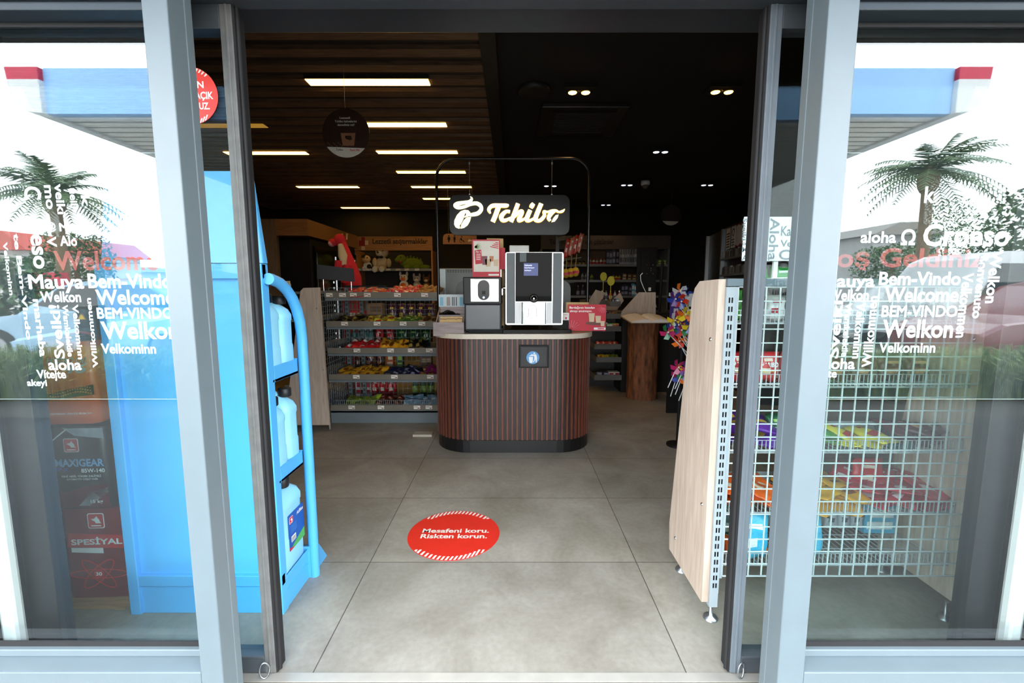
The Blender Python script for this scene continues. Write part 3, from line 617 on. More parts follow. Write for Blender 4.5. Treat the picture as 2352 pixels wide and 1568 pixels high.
for i, (x, zz, tl) in enumerate(((-.56, .05, .3), (-.535, .075, -.4), (-.50, .06, .2), (-.455, .045, -.2))):
    T = Matrix.Translation((x, SY + .18, zf + zz - .02)) @ Matrix.Rotation(tl + .9, 4, 'X') @ Matrix.Rotation(tl, 4, 'Y')
    tag(MB().lathe([(.036, 0), (.04, .004), (.04, .01), (.033, .012), (.031, .018), (.005, .019)], n=20, T=T).build('cup_lid', blackgloss), 'black plastic cup lid heaped in the rear tray of the condiment box', 'lid', 'black lids in the condiment box')
# ---------------------------------------------------------------- blue canister rack at the doorway
blue = M('bright_blue_paint', (84, 178, 240), rough=0.36, var=0.03, scale=3, spec=0.6)
RK = thing('canister_rack', 'tall bright blue steel rack for blue canisters just inside the doorway', 'rack', (-1.22, 1.78, 0))
rx0, rx1, ry0, ry1 = -1.528, -0.915, 1.66, 1.895
mb = MB(); mb.box(rx0 + .02, rx1 - .02, ry0 + .022, ry0 + .028, .155, 1.39).box(rx0, rx1, ry0 + .004, ry0 + .03, 1.335, 1.39).box(rx0, rx1, ry0 + .004, ry0 + .03, .12, .165).box(rx0 + .04, rx1 - .04, ry0 + .012, ry0 + .016, 0.0, .12)
mb.build('rear_panel', blue, RK, bevel=0.002)
for x in (rx0, rx1 - .042):
    MB().box(x, x + .042, ry0, ry0 + .045, 0, 1.39).build('post', blue, RK, bevel=0.003)
    if x == rx0: MB().box(x, x + .042, ry1 - .03, ry1, 0, 1.3).build('post', blue, RK, bevel=0.003)
for i, z in enumerate((.94, .535)):
    MB().box(rx0, rx1, ry0 + .03, ry1, z, z + .012).box(rx0, rx1, ry1 - .006, ry1, z, z + .065).box(rx1 - .006, rx1, ry0 + .045, ry1, z, z + .062).box(rx0, rx0 + .006, ry0 + .045, ry1, z, z + .062).build('shelf', blue, RK, bevel=0.0015)
MB().box(rx0 + .01, rx1 - .004, ry0 + .02, ry1, 0.0, .125).box(rx1 - .006, rx1 + .0, ry0 + .045, ry1, .075, .079).box(rx1 - .005, rx1 + .001, ry0 + .045, ry1, .125, .14).build('base', blue, RK, bevel=0.002)
mb = MB(); lo = [(rx0 + .02, ry0 + .008), (rx1 - .03, ry0 + .008), (rx1 - .006, ry0 + .03), (rx1 - .006, ry0 + .06), (rx0 + .02, ry0 + .06)]; hi = [(rx0 + .05, ry0 + .03), (rx1 - .065, ry0 + .03), (rx1 - .04, ry0 + .052), (rx1 - .04, ry0 + .062), (rx0 + .05, ry0 + .062)]
loft(mb, [[(x, y, 1.393) for x, y in lo], [(x, y, 1.722) for x, y in hi]], smooth=False); hb = mb.build('header_box', blue, RK, bevel=0.004)
MB().lathe([(.034, 0), (.034, .0015)], n=24, T=Matrix.Translation((-1.235, ry0 + .0165, 1.50)) @ Matrix.Rotation(R(90), 4, 'X')).build('decal', white_m, hb)
mb = MB(); xt = -.9
mb.tube([(xt, 1.675, 1.335)] + [(xt, y, z) for y, z in ((1.70, 1.333), (1.75, 1.322), (1.80, 1.298), (1.845, 1.262), (1.88, 1.215), (1.902, 1.16), (1.912, 1.10), (1.914, 1.04))] + [(xt, 1.914, .0)], .0215, 14)
mb.build('handle_tube', blue, RK)
for x in (rx1 - .03, rx0 + .03):
    mb = MB(); v = [(x - .012, ry1, 0), (x - .012, ry1 + .17, 0), (x - .012, ry1 + .09, .11), (x - .012, ry1, .15)]
    mb.prism([(a[1], a[2]) for a in v], (x - .012, 0, 0), Y1, Z1, .05); mb.build('foot', blue, RK, bevel=0.002)
MB().tube([(rx1 - .022, ry0 - .001, 1.365), (rx1 - .022, ry0 + .002, 1.365)], .006, 10).build('bolt_hole', black, RK)
can_m = M('light_blue_canister_plastic', (150, 220, 248), rough=0.4, var=0.03, spec=0.5)
cap_m = M('black_cap', (22, 22, 23), rough=0.5, var=0.05)
def jerrycan(label, x, y, z, w, d, h, group=None, printed=False):
    t = thing('jerrycan', label, 'canister', (x, y, z), group); mb = MB()
    def ring(k, zz, dx=0, r=.028): return [(x + dx + a, y + b, z + zz * h) for a, b in rrect(-w / 2 * k, w / 2 * k, -d / 2 * k, d / 2 * k, min(r, d * k * .45), 4)]
    loft(mb, [ring(.93, 0), ring(1, .03), ring(1, .36), ring(.975, .38), ring(.975, .68), ring(1, .70), ring(1, .76), ring(.9, .83), ring(.62, .9), ring(.4, .92)])
    mb.tube([(x - w * .32, y, z + h * .82), (x - w * .30, y, z + h * .93), (x - w * .12, y, z + h * .985), (x + w * .06, y, z + h * .96), (x + w * .16, y, z + h * .9)], .016, 8)
    mb.build('body', can_m, t)
    mb = MB(); mb.lathe([(.024, .9 * h), (.026, .91 * h), (.026, h), (.022, 1.01 * h), (.003, 1.012 * h)], (x + w * .3, y + .012, z), 16); mb.build('cap', cap_m, t)
    if printed:
        mb = MB(); X_ = x + w / 2 + .001; y0, y1_, z0_, z1_ = y - d * .18, y + d * .47, z + .085, z + h * .62
        mb.box(X_ - .002, X_, y0, y1_, z0_, z1_, 0); O = (X_ + .0006, y0, z0_); ww, hh = y1_ - y0, z1_ - z0_
        mb.add([(X_ + .0004, y0, z0_), (X_ + .0004, y1_, z0_), (X_ + .0004, y1_, z0_ + hh * .28), (X_ + .0004, y0 + ww * .3, z0_ + hh * .12)], [(0, 1, 2, 3)], 1)
        mb.add([(X_ + .0006, y0, z0_), (X_ + .0006, y0 + ww * .35, z0_), (X_ + .0006, y0, z0_ + hh * .1)], [(0, 1, 2)], 2)
        mb.text('AdBlue', (X_ + .0008, y0 + ww * .52, z0_ + hh * .82), Y1, Z1, ww * .44, hh * .1, 3, shear=.3)
        for i in range(6): mb.box(X_, X_ + .0006, y0 + ww * .12, y0 + ww * .5, z0_ + hh * (.46 + .04 * i), z0_ + hh * (.47 + .04 * i), 4)
        mb.box(X_, X_ + .0006, y0 + ww * .14, y0 + ww * .42, z0_ + hh * .2, z0_ + hh * .36, 3)
        for i in range(6): mb.box(X_, X_ + .001, y0 + ww * (.16 + .04 * i), y0 + ww * (.175 + .04 * i), z0_ + hh * .21, z0_ + hh * .33, 5)
        emblem(mb, (X_ + .0006, y0 + ww * .06, z0_ + hh * .74), Y1, Z1, hh * .19, 2, 3)
        mb.build('printed_label', [M('label_blue', (30, 84, 172), rough=0.4, var=.1), M('label_green', (84, 172, 70), rough=.4), mark_red, white_m, M('label_cyan', (70, 150, 220)), black], t)
    return t
jerrycan('blue canister nearest the doorway on the top rack shelf', -1.02, 1.738, .952, .2, .11, .325)
jerrycan('blue canister behind the tube rail on the top rack shelf', -1.02, 1.845, .952, .2, .1, .315)
jerrycan('blue canister nearest the doorway on the middle rack shelf', -1.02, 1.738, .547, .2, .11, .32)
jerrycan('blue canister behind the tube rail on the middle rack shelf', -1.02, 1.845, .547, .2, .1, .335)
jerrycan('blue canister with printed label on the lowest rack shelf', -1.024, 1.79, .127, .2, .205, .385, printed=True)

# ---------------------------------------------------------------- oil tins behind the fixed pane
def tin_body(w, d, h, ms, name='body'):
    mb = MB(); loft(mb, [[(a, b, z) for a, b in rrect(-w / 2 * k, w / 2 * k, -d / 2 * k, d / 2 * k, .03, 4)] for k, z in ((.985, 0), (1, .008), (1, h - .008), (.985, h))])
    return mb
def tin(label, x, yf, z, w, h, base_rgb, rot, draw, mats, cat='oil tin'):
    t = thing('oil_tin', label, cat, (0, 0, 0)); d = .24
    tin_body(w, d, h, None).build('body', M('tin_' + '_'.join(map(str, base_rgb)), base_rgb, rough=0.3, var=.08, spec=.6), t)
    mb = MB(); draw(mb, w, h, -d / 2 - .0006); mb.build('front_print', mats, t)
    MB().lathe([(.028, h), (.03, h + .004), (.03, h + .014), (.004, h + .016)], (w * .26, -.05, 0), 16).build('cap', cap_m, t)
    mb = MB(); mb.tube([(-.05, 0, h - .002), (-.045, 0, h + .018), (.0, 0, h + .026), (.045, 0, h + .018), (.05, 0, h - .002)], .006, 8); mb.build('carry_handle', red_m, t)
    t.location = (x, yf + d / 2, z); t.rotation_euler.z = R(rot); return t
def at_(w, h, u, v, y): return (-w / 2 + w * u, y, h * v)
def swoosh(mb, w, h, y, pts, m): mb.prism([(-w / 2 + w * u, h * v) for u, v in pts], (0, y, 0), X1, Z1, .0005, m)
def d_spesiyal(mb, w, h, y):
    emblem(mb, at_(w, h, .42, .78, y), X1, Z1, w * .24, 0, 1)
    swoosh(mb, w, h, y, [(.1, .58), (.95, .55), (.93, .7), (.12, .73)], 0); mb.text('SPESİYAL', at_(w, h, .15, .6, y - .001), X1, Z1, w * .74, h * .085, 1, bold=.03)
    swoosh(mb, w, h, y, [(.14, .52), (.6, .5), (.6, .56), (.14, .57)], 1)
    for a in (0, 60, 120):
        pts = [(.5 + .42 * math.cos(t) * math.cos(R(a)) - .12 * math.sin(t) * math.sin(R(a)), .27 + (.42 * math.cos(t) * math.sin(R(a)) + .12 * math.sin(t) * math.cos(R(a))) * w / h * .62) for t in [i * math.pi / 12 for i in range(25)]]
        mb.stroke([(-w / 2 + w * u, h * v, .004) for u, v in pts], (0, y, 0), X1, Z1, .0005, 2, k=1)
    mb.prism([(w * .08 * math.cos(t), h * .27 + w * .08 * math.sin(t)) for t in [i * .4 for i in range(16)]], (0, y, 0), X1, Z1, .0008, 0)
    mb.text('30', at_(w, h, .455, .25, y - .0012), X1, Z1, w * .09, h * .04, 1)
def d_maxigear(mb, w, h, y):
    swoosh(mb, w, h, y, [(0, .88), (.2, .99), (0, .99)], 3); swoosh(mb, w, h, y, [(.45, .99), (.6, .9), (.99, .86), (.99, .99)], 3); swoosh(mb, w, h, y, [(.28, .84), (.5, .99), (.53, .99), (.3, .84)], 1)
    swoosh(mb, w, h, y, [(.02, .01), (.98, .01), (.98, .3), (.7, .28), (.4, .2), (.02, .24)], 4); swoosh(mb, w, h, y, [(.55, .03), (.75, .2), (.98, .26), (.98, .2), (.7, .03)], 3); swoosh(mb, w, h, y, [(.03, .03), (.1, .16), (.28, .2), (.24, .08), (.12, .03)], 3)
    emblem(mb, at_(w, h, .44, .7, y), X1, Z1, w * .2, 0, 1)
    mb.text('MAXIGEAR', at_(w, h, .3, .52, y - .001), X1, Z1, w * .66, h * .095, 2, bold=.03); mb.text('EP-X', at_(w, h, .3, .465, y - .001), X1, Z1, w * .17, h * .045, 5); mb.text('85W-140', at_(w, h, .64, .445, y - .001), X1, Z1, w * .32, h * .05, 1)
    mb.text('YENİ NESİL YÜKSEK KALİTELİ', at_(w, h, .36, .39, y - .001), X1, Z1, w * .54, h * .03, 1); mb.text('OTOMOTİV DİŞLİ YAĞI', at_(w, h, .43, .35, y - .001), X1, Z1, w * .42, h * .03, 1)
    mb.text('15 kg', at_(w, h, .72, .05, y - .0012), X1, Z1, w * .17, h * .055, 1)
def d_hydro(mb, w, h, y):
    swoosh(mb, w, h, y, [(.02, .3), (.3, .36), (.6, .42), (.98, .48), (.98, .36), (.6, .32), (.3, .3), (.02, .24)], 1)
    for i in range(26):
        for j in range(3): u = .05 + i * .035; mb.box(-w / 2 + w * u, -w / 2 + w * u + .004 + .001 * j, y - .0008, y - .0003, h * (.40 + .05 * i / 26 - .035 * j + .02 * math.sin(i * .4)), h * (.40 + .05 * i / 26 - .035 * j + .02 * math.sin(i * .4)) + .005, 2)
    mb.text('HYDRO OIL', at_(w, h, .38, .74, y - .001), X1, Z1, w * .56, h * .07, 3, shear=.3); mb.text('HD', at_(w, h, .16, .58, y - .001), X1, Z1, w * .38, h * .13, 2, bold=.03, shear=.3); mb.text('46', at_(w, h, .58, .62, y - .001), X1, Z1, w * .34, h * .12, 3, bold=.03, shear=.3)
    mb.text('YÜKSEK PERFORMANSLI HİDROLİK SİSTEM YAĞI', at_(w, h, .22, .12, y - .001), X1, Z1, w * .7, h * .025, 4)
br_red, atom = M('bright_print_red', (196, 26, 36)), M('atom_red_print', (220, 40, 36), rough=.4)
silver_p, maroon_p, blue_p = M('silver_print', (190, 196, 204), rough=.3, metal=.3, var=.3), M('maroon_print', (96, 20, 34), rough=.35, var=.2), M('sky_print', (120, 176, 226))
tin('dark red oil tin with atom drawing at the bottom of the stack', -1.715, 1.735, .022, .27, .39, (120, 16, 30), 3, d_spesiyal, [br_red, white_m, atom])
tin('black and maroon gear oil tin in the middle of the stack', -1.765, 1.72, .42, .28, .335, (40, 36, 40), 3, d_maxigear, [br_red, white_m, blue_p, silver_p, maroon_p, M('ep_blue', (50, 90, 180))])
tin('orange hydraulic oil tin on top of the stack', -1.79, 1.73, .765, .265, .33, (226, 96, 26), 5, d_hydro, [br_red, M('dark_orange_print', (60, 28, 14), var=.2), M('bright_orange_print', (226, 130, 40)), silver_p, white_m])
tin('maroon oil tin on the floor behind the dark red tin', -2.05, 1.86, .022, .27, .36, (66, 14, 30), 10, lambda mb, w, h, y: (swoosh(mb, w, h, y, [(.3, .7), (.98, .9), (.98, .98), (.3, .8)], 0), mb.text('MAXIGEAR', at_(w, h, .5, .5, y - .001), X1, Z1, w * .45, h * .09, 1)), [silver_p, blue_p])
tin('dark gear oil tin partly hidden behind the middle tin', -2.07, 1.87, .39, .27, .34, (40, 36, 42), 10, lambda mb, w, h, y: (mb.text('MAXIGEAR', at_(w, h, .4, .5, y - .001), X1, Z1, w * .55, h * .09, 0), swoosh(mb, w, h, y, [(.1, .05), (.9, .1), (.9, .3), (.3, .2)], 1)), [white_m, maroon_p])
pl = thing('tin_pallet', 'low wooden pallet board under the oil tins', 'pallet', (-1.85, 1.86, 0))
for y in (1.73, 1.86, 1.99): MB().box(-2.2, -1.57, y - .045, y + .045, .006, .02).build('board', wood('pallet_pine', (190, 150, 104), (160, 122, 84)), pl)
for x in (-2.1, -1.85, -1.6): MB().box(x - .02, x + .02, 1.69, 2.03, 0, .006).build('bearer', wood('pallet_pine', (190, 150, 104), (160, 122, 84)), pl)

# ---------------------------------------------------------------- goods: sealed bags, upright packs, boxes
_bags = {}
def bag_mesh(kind, rgb, rgb2, name):
    k = (kind, rgb, rgb2, random.randrange(3) if kind in ('bag', 'pouch') else 0)
    if k in _bags: return _bags[k]
    rnd = random.Random(str(k)); mb = MB(); nx, ny = 11, 11; ph = [rnd.uniform(0, 6.3) for _ in range(6)]
    if kind == 'box':
        mb.box(-.5, .5, -.5, .5, 0, 1, 0); mb.box(-.42, .42, -.52, -.5, .15, .4, 1); mb.box(-.3, .42, -.52, -.5, .55, .85, 1)
    elif kind == 'bottle':
        mb.lathe([(.42, 0), (.5, .03), (.5, .55), (.46, .62), (.22, .78), (.16, .82)], n=14, m=0); mb.lathe([(.505, .14), (.505, .48)], n=14, m=1); mb.lathe([(.2, .82), (.2, .97), (.05, 1.0)], n=12, m=1)
    else:
        top, bot = [], []
        for j in range(ny):
            for i in range(nx):
                u, v = i / (nx - 1), j / (ny - 1); x, y = u - .5, v - .5
                f = (max(0, 1 - (2 * x) ** 4) ** .5) * (max(0, math.sin(math.pi * min(1, max(0, (v - .06) / .88)))) ** .55)
                wr = 1 + .26 * math.sin(9 * u + ph[0] + 3 * v) + .22 * math.sin(13 * v + ph[1]) * math.sin(7 * u + ph[2])
                e = 1 + .05 * math.sin(11 * v + ph[3]) * (.5 + f)
                zz = .12 * math.sin(8 * u + ph[4]) * (1 - f)
                top.append((x * e, y, .5 * f * wr + zz)); bot.append((x * e, y, -.5 * f * (2 - wr) * .9 + zz))
        N = nx * ny; v = top + bot
        for j in range(ny - 1):
            for i in range(nx - 1):
                a, b, c, d = j * nx + i, j * nx + i + 1, (j + 1) * nx + i + 1, (j + 1) * nx + i
                m = 1 if (3 <= j <= 4 and 2 <= i <= 5) or (j == 7 and 3 <= i <= 6) else 0
                mb.add([v[a], v[b], v[c], v[d]], [(0, 1, 2, 3)], m, True); mb.add([v[N + a], v[N + d], v[N + c], v[N + b]], [(0, 1, 2, 3)], 0, True)
    me = bpy.data.meshes.new(name); me.from_pydata(mb.v, [], mb.f)
    sheen = kind in ('bag', 'pouch')
    for n_, c in ((0, rgb), (1, rgb2)): me.materials.append(M('wrap_%d_%d_%d%s' % (*c, '_foil' if sheen else ''), c, rough=0.28 if sheen else .45, var=.16, scale=26, spec=.6))
    me.polygons.foreach_set('material_index', mb.m); me.polygons.foreach_set('use_smooth', mb.s); me.update()
    if sheen:
        import bmesh; bm = bmesh.new(); bm.from_mesh(me); bmesh.ops.remove_doubles(bm, verts=bm.verts, dist=1e-5); bm.to_mesh(me); bm.free()
    _bags[k] = me; return me
CATS = {'bag': ('snack_bag', 'snack bag'), 'pouch': ('snack_pouch', 'pouch'), 'box': ('carton', 'carton'), 'bottle': ('bottle', 'bottle')}
def good(kind, rgb, rgb2, loc, size, rot, label, group, name=None, cat=None):
    n, c = CATS[kind]; o = bpy.data.objects.new(name or n, bag_mesh(kind, rgb, rgb2, name or n)); COL.objects.link(o)
    o.location = loc; o.scale = size; o.rotation_euler = rot; tag(o, label, cat or c, group); return o
COLR = {'black': ((24, 22, 20), (150, 130, 60)), 'yellow': ((220, 205, 60), (180, 40, 40)), 'green': ((60, 140, 50), (230, 225, 120)), 'brown': ((92, 56, 36), (190, 160, 110)), 'red': ((196, 30, 36), (236, 220, 200)),
        'golden': ((222, 160, 40), (120, 60, 20)), 'navy': ((30, 34, 66), (150, 150, 170)), 'magenta': ((150, 34, 110), (220, 190, 60)), 'lime': ((150, 170, 50), (60, 100, 40)), 'maroon': ((84, 28, 30), (180, 130, 90)),
        'pale blue': ((120, 160, 184), (220, 226, 230)), 'pink-red': ((200, 52, 70), (240, 226, 226)), 'tan': ((160, 116, 76), (90, 56, 40)), 'purple': ((98, 40, 150), (226, 190, 60)), 'orange': ((226, 100, 36), (240, 220, 190)),
        'cyan': ((70, 178, 214), (236, 240, 240)), 'teal': ((44, 110, 108), (180, 210, 200)), 'dark green': ((22, 84, 50), (150, 190, 90)), 'violet': ((74, 24, 60), (230, 210, 70)), 'bright green': ((36, 156, 60), (226, 236, 220)), 'white': ((220, 222, 220), (170, 40, 50)), 'silver': ((176, 180, 186), (90, 96, 104)), 'kraft': ((150, 118, 88), (110, 84, 60))}
tags_m, tag_ink = M('price_tag_white', (226, 224, 214), rough=.6), M('price_tag_ink', (120, 60, 60), rough=.7)
def price_tag(parent, x, y, z, w=.062, h=.034):
    mb = MB(); mb.box(x - w / 2, x + w / 2, y - .002, y, z - h / 2, z + h / 2, 0).box(x - w * .44, x + w * .1, y - .0026, y - .002, z + h * .1, z + h * .22, 1).box(x + w * .1, x + w * .42, y - .0026, y - .002, z - h * .32, z - h * .1, 1)
    mb.build('price_tag', [tags_m, tag_ink], parent)
def wire_grid(mb, O, U, V, w, h, st, r, m=0, st2=None):
    O, U, V = Vector(O), Vector(U), Vector(V); N = U.cross(V); st2 = st2 or st
    def bar(a, b, ax, off):
        q = [ax * -r + N * (off - r), ax * r + N * (off - r), ax * r + N * (off + r), ax * -r + N * (off + r)]
        mb.add([a + k for k in q] + [b + k for k in q], [(0, 1, 5, 4), (1, 2, 6, 5), (2, 3, 7, 6), (3, 0, 4, 7), (3, 2, 1, 0), (4, 5, 6, 7)], m)
    n = max(1, round(w / st)); k = max(1, round(h / st2))
    for i in range(n + 1): bar(O + U * (w * i / n), O + U * (w * i / n) + V * h, U, 0)
    for j in range(k + 1): bar(O + V * (h * j / k), O + V * (h * j / k) + U * w, V, r * 1.8)
def perforated(mb, O, U, V, w, h, pitch, m, mh, cols=2):
    mb.prism([(0, 0), (w, 0), (w, h), (0, h)], O, U, V, .002, m); N = Vector(U).cross(Vector(V)); z = pitch * .7
    while z < h - pitch:
        for c in range(cols):
            a = w * (.5 + (c - (cols - 1) / 2) * .32); mb.prism([(a - w * .09, z), (a + w * .09, z), (a + w * .09, z + pitch * .6), (a - w * .09, z + pitch * .6)], Vector(O) + N * .0021, U, V, .0003, mh)
        z += pitch
# ---------------------------------------------------------------- snack rack beside the coffee counter
oak = wood('pale_oak_panel', (208, 191, 174), (182, 162, 146), scale=5, stretch=(10, 10, 1), rough=0.5)
SR = thing('snack_rack', 'grey wire snack rack with five full shelves beside the coffee counter', 'shelf rack', (-1.25, 4.5, 0))
gy, gb, gx0, gx1 = 4.24, 4.74, -1.755, -.66
MB().box(gx0, gx1, gy, gb, 0, .125).build('base', shelfgrey, SR, bevel=.003)
SH = [1.215, .945, .69, .435, .135]
for i, z in enumerate(SH):
    mb = MB(); x0 = gx0 + (0 if i < 4 else .0)
    mb.box(x0, gx1, gy + .004, gb - .03, z - .01, z, 0).box(x0, gx1, gy - .004, gy + .004, z - .005, z + .048, 1).box(x0, gx1, gy, gy + .02, z - .03, z - .012, 0)
    sh = mb.build('shelf', [shelfgrey, M('price_rail', (118, 112, 100), rough=.35)], SR)
    for px in ([758, 788, 813, 845, 914, 976] if i == 0 else [[], [790, 865, 925, 968], [816, 894, 942, 984], [812, 901, 985], [798, 867, 952, 980]][i]):
        p = P(px, 700, gy); price_tag(sh, p.x, gy - .0045, z + .024)
    if i in (0, 4):
        mb = MB(); wire_grid(mb, (gx0 + .03, gy + .02, z + .05), X1, Z1, .62 if i == 0 else gx1 - gx0 - .06, .04, .05 if i == 0 else .02, .0018, st2=.04); mb.build('wire_fence', shelfgrey, sh)
mb = MB(); wire_grid(mb, (gx0 + .03, gb - .02, .14), X1, Z1, gx1 - gx0 - .03, 1.14, .05, .0022); mb.build('rear_grid', shelfgrey, SR)
mb = MB(); wire_grid(mb, (gx0 + .006, gy + .02, .14), Y1, Z1, gb - gy - .04, 1.14, .05, .0022, st2=.045); mb.build('side_grid', shelfgrey, SR)
for x in (gx0 + .02, gx0 + .17):
    mb = MB(); perforated(mb, (x, gb - .06, .05), X1, Z1, .035, 1.25, .045, 0, 1); mb.box(x, x + .035, gb - .06, gb - .03, .02, 1.3, 0); mb.build('upright', [shelfgrey, black], SR)
MB().box(gx0 + .02, gx0 + .45, gb - .05, gb - .02, 1.3, 1.33).build('top_rail', anthracite, SR)
def goods_row(where, lst, z, y, h=(.12, .16, .045), rows=2, tilt=.3):
    # bags lying in a tray, one after another along the shelf; lst = (photo x0, x1, colour)
    cnt = {}
    for x0, x1, c in lst:
        a, b = P(x0, 700, y).x, P(x1, 700, y).x; n = max(1, round((b - a) / (h[0] * .72)))
        for k in range(n):
            for r_ in range(rows):
                cnt[c] = cnt.get(c, 0) + 1; i = cnt[c]; rgb = COLR[c]
                xx = a + (b - a) * (k + .5) / n + random.uniform(-.008, .008)
                s = random.uniform(.9, 1.1)
                good('bag', rgb[0], rgb[1], (xx, y + .07 + .12 * r_, z + h[2] * .55 + .018 * r_ + random.uniform(0, .012)), (h[0] * s, h[1] * s, h[2] * random.uniform(.85, 1.2)),
                     (tilt + random.uniform(-.2, .3), random.uniform(-.3, .3), random.uniform(-.5, .5)), f'{c} snack bag lying on the {where}', f'{c} bags on the {where}')
snack = 'shelf of the snack rack beside the counter'
goods_row('top ' + snack, [(792, 878, 'red')], SH[0], gy + .02, (.17, .2, .05), 2)
goods_row('top ' + snack, [(886, 955, 'pink-red'), (955, 1000, 'tan')], SH[0], gy + .02, (.1, .13, .06), 3)
goods_row('second ' + snack, [(758, 832, 'black'), (832, 897, 'yellow'), (899, 957, 'green'), (957, 1000, 'brown')], SH[1], gy + .02)
goods_row('third ' + snack, [(790, 866, 'red'), (866, 930, 'golden'), (930, 966, 'black')], SH[2], gy + .02, (.13, .16, .065))
goods_row('fourth ' + snack, [(766, 868, 'golden'), (872, 955, 'navy'), (960, 992, 'magenta')], SH[3], gy + .02)
goods_row('lowest ' + snack, [(778, 848, 'lime'), (848, 916, 'maroon'), (918, 992, 'pale blue')], SH[4], gy + .02)
def stand_row(where, kind, c, x0, x1, y, z, size, rot=(0, 0, 0), what=None, suffix=''):
    a, b = P(x0, 700, y).x, P(x1, 700, y).x; n = max(1, round((b - a) / (size[0] * 1.04))); rgb = COLR[c]
    for k in range(n):
        if kind == 'pouch': loc, rt, sz = (a + (b - a) * (k + .5) / n, y, z + size[2] / 2), (R(90) + random.uniform(-.12, .02), random.uniform(-.05, .05), random.uniform(-.15, .15)), (size[0], size[2], size[1])
        else: loc, rt, sz = (a + (b - a) * (k + .5) / n, y, z), (0, 0, random.uniform(-.06, .06)), size
        w_ = what or CATS[kind][1]
        o = good(kind, *rgb, loc, sz, rt, f'{c} {w_} standing on the {where}', f'{c} {w_} row on the {where}', cat=None)
        if suffix:
            mb = MB(); mb.text(suffix, (-.36, .02, .56), X1, Y1, .72, .16, 0, bold=.03); mb.text('Happy Cola', (-.3, -.16, .55), X1, Y1, .6, .1, 1); mb.build('printed_lettering', [white_m, M('print_yellow', (240, 206, 60))]).parent = o
# the far side of the rack, seen through its rear grid
FS = thing('rear_rack', 'grey rack standing back to back with the snack rack', 'shelf rack', (-1.25, 4.95, 0))
for z in (.13, .43, .685, .94): MB().box(gx0 + .1, gx1 - .15, gb + .0, gb + .36, z - .012, z).build('shelf', shelfgrey, FS)
MB().box(gx0 + .1, gx1 - .15, gb + .01, gb + .35, 0, .088).build('base', shelfgrey, FS)
for x in (gx0 + .1, gx1 - .18): MB().box(x, x + .03, gb + .33, gb + .36, .0, 1.2).build('upright', shelfgrey, FS)
fs = 'shelf behind the snack rack'
stand_row('top ' + fs, 'box', 'red', 800, 838, gb + .1, .94, (.1, .08, .12)); stand_row('top ' + fs, 'box', 'kraft', 846, 882, gb + .13, .94, (.16, .1, .2)); stand_row('top ' + fs, 'pouch', 'violet', 890, 1000, gb + .1, .94, (.09, .05, .2))
stand_row('second ' + fs, 'bottle', 'teal', 804, 856, gb + .1, .685, (.065, .065, .2)); stand_row('second ' + fs, 'pouch', 'red', 858, 905, gb + .1, .685, (.09, .05, .19)); stand_row('second ' + fs, 'pouch', 'dark green', 908, 990, gb + .1, .685, (.12, .06, .19))
stand_row('third ' + fs, 'pouch', 'maroon', 810, 880, gb + .1, .43, (.1, .05, .18)); stand_row('third ' + fs, 'box', 'orange', 882, 904, gb + .1, .43, (.075, .06, .19)); stand_row('third ' + fs, 'box', 'dark green', 906, 926, gb + .1, .43, (.07, .06, .18)); stand_row('third ' + fs, 'box', 'brown', 960, 992, gb + .1, .43, (.13, .08, .14))
stand_row('lowest ' + fs, 'box', 'white', 812, 846, gb + .1, .13, (.06, .06, .18)); stand_row('lowest ' + fs, 'pouch', 'red', 848, 905, gb + .1, .13, (.1, .06, .19)); stand_row('lowest ' + fs, 'bottle', 'dark green', 940, 995, gb + .1, .13, (.075, .075, .24))
# end panel rack (panel faces the doorway)
ER = thing('end_rack', 'rack with pale oak end panel beside the snack rack side grid', 'shelf rack', (-1.88, 4.1, 0))
pa = [P(757, 976, 4.0), P(654, 976, 4.0), P(690, 668, 4.0), P(697, 661, 4.0), P(733, 660, 4.0)]
mb = MB(); mb.prism([(p.x, p.z) for p in pa], (0, 4.025, 0), X1, Z1, .025); mb.build('end_panel', oak, ER, bevel=.002)
mb = MB()
for px, py in ((727, 708), (742, 849)): p = P(px, py, 4.0); mb.lathe([(.007, 0), (.006, .004)], n=10, T=Matrix.Translation((p.x, 4.0, p.z)) @ Matrix.Rotation(R(90), 4, 'X'))
mb.build('panel_screw', steel, ER)
mb = MB(); wire_grid(mb, (-1.775, 4.03, .08), Y1, Z1, 1.15, 1.2, .05, .002); mb.build('rear_grid', shelfgrey, ER)
for z in (.1, .4, .7, 1.0, 1.25): MB().box(-2.12 + .1 * z, -1.79, 4.03, 5.2, z, z + .02).build('shelf', shelfgrey, ER)
for x in (-2.0, pa[0].x - .02): MB().tube([(x, 4.05, 0), (x, 4.05, .06)], .012, 8).build('foot', steel, ER)
stand_row('top of the end panel rack', 'pouch', 'white', 640, 676, 4.3, 1.27, (.11, .05, .1))
# dark sign plate on two posts above the rack
SP = thing('rack_sign', 'dark grey blank sign plate on two chrome posts above the snack rack', 'sign', (-1.68, 4.5, 1.3))
q = [P(728, 607, 4.5), P(812, 617, 4.5), P(814, 647, 4.5), P(728, 640, 4.5)]
mb = MB(); mb.prism([(p.x, p.z) for p in q], (0, 4.51, 0), X1, Z1, .01); mb.build('plate', M('slate_sign', (62, 64, 70), rough=.5), SP)
for x0 in (742, 806): a, b = P(x0, 658, 4.5), P(x0 - 1, 638, 4.5); MB().tube([(a.x, 4.515, 1.215), (b.x, 4.515, b.z)], .007, 8).build('post', chrome, SP)

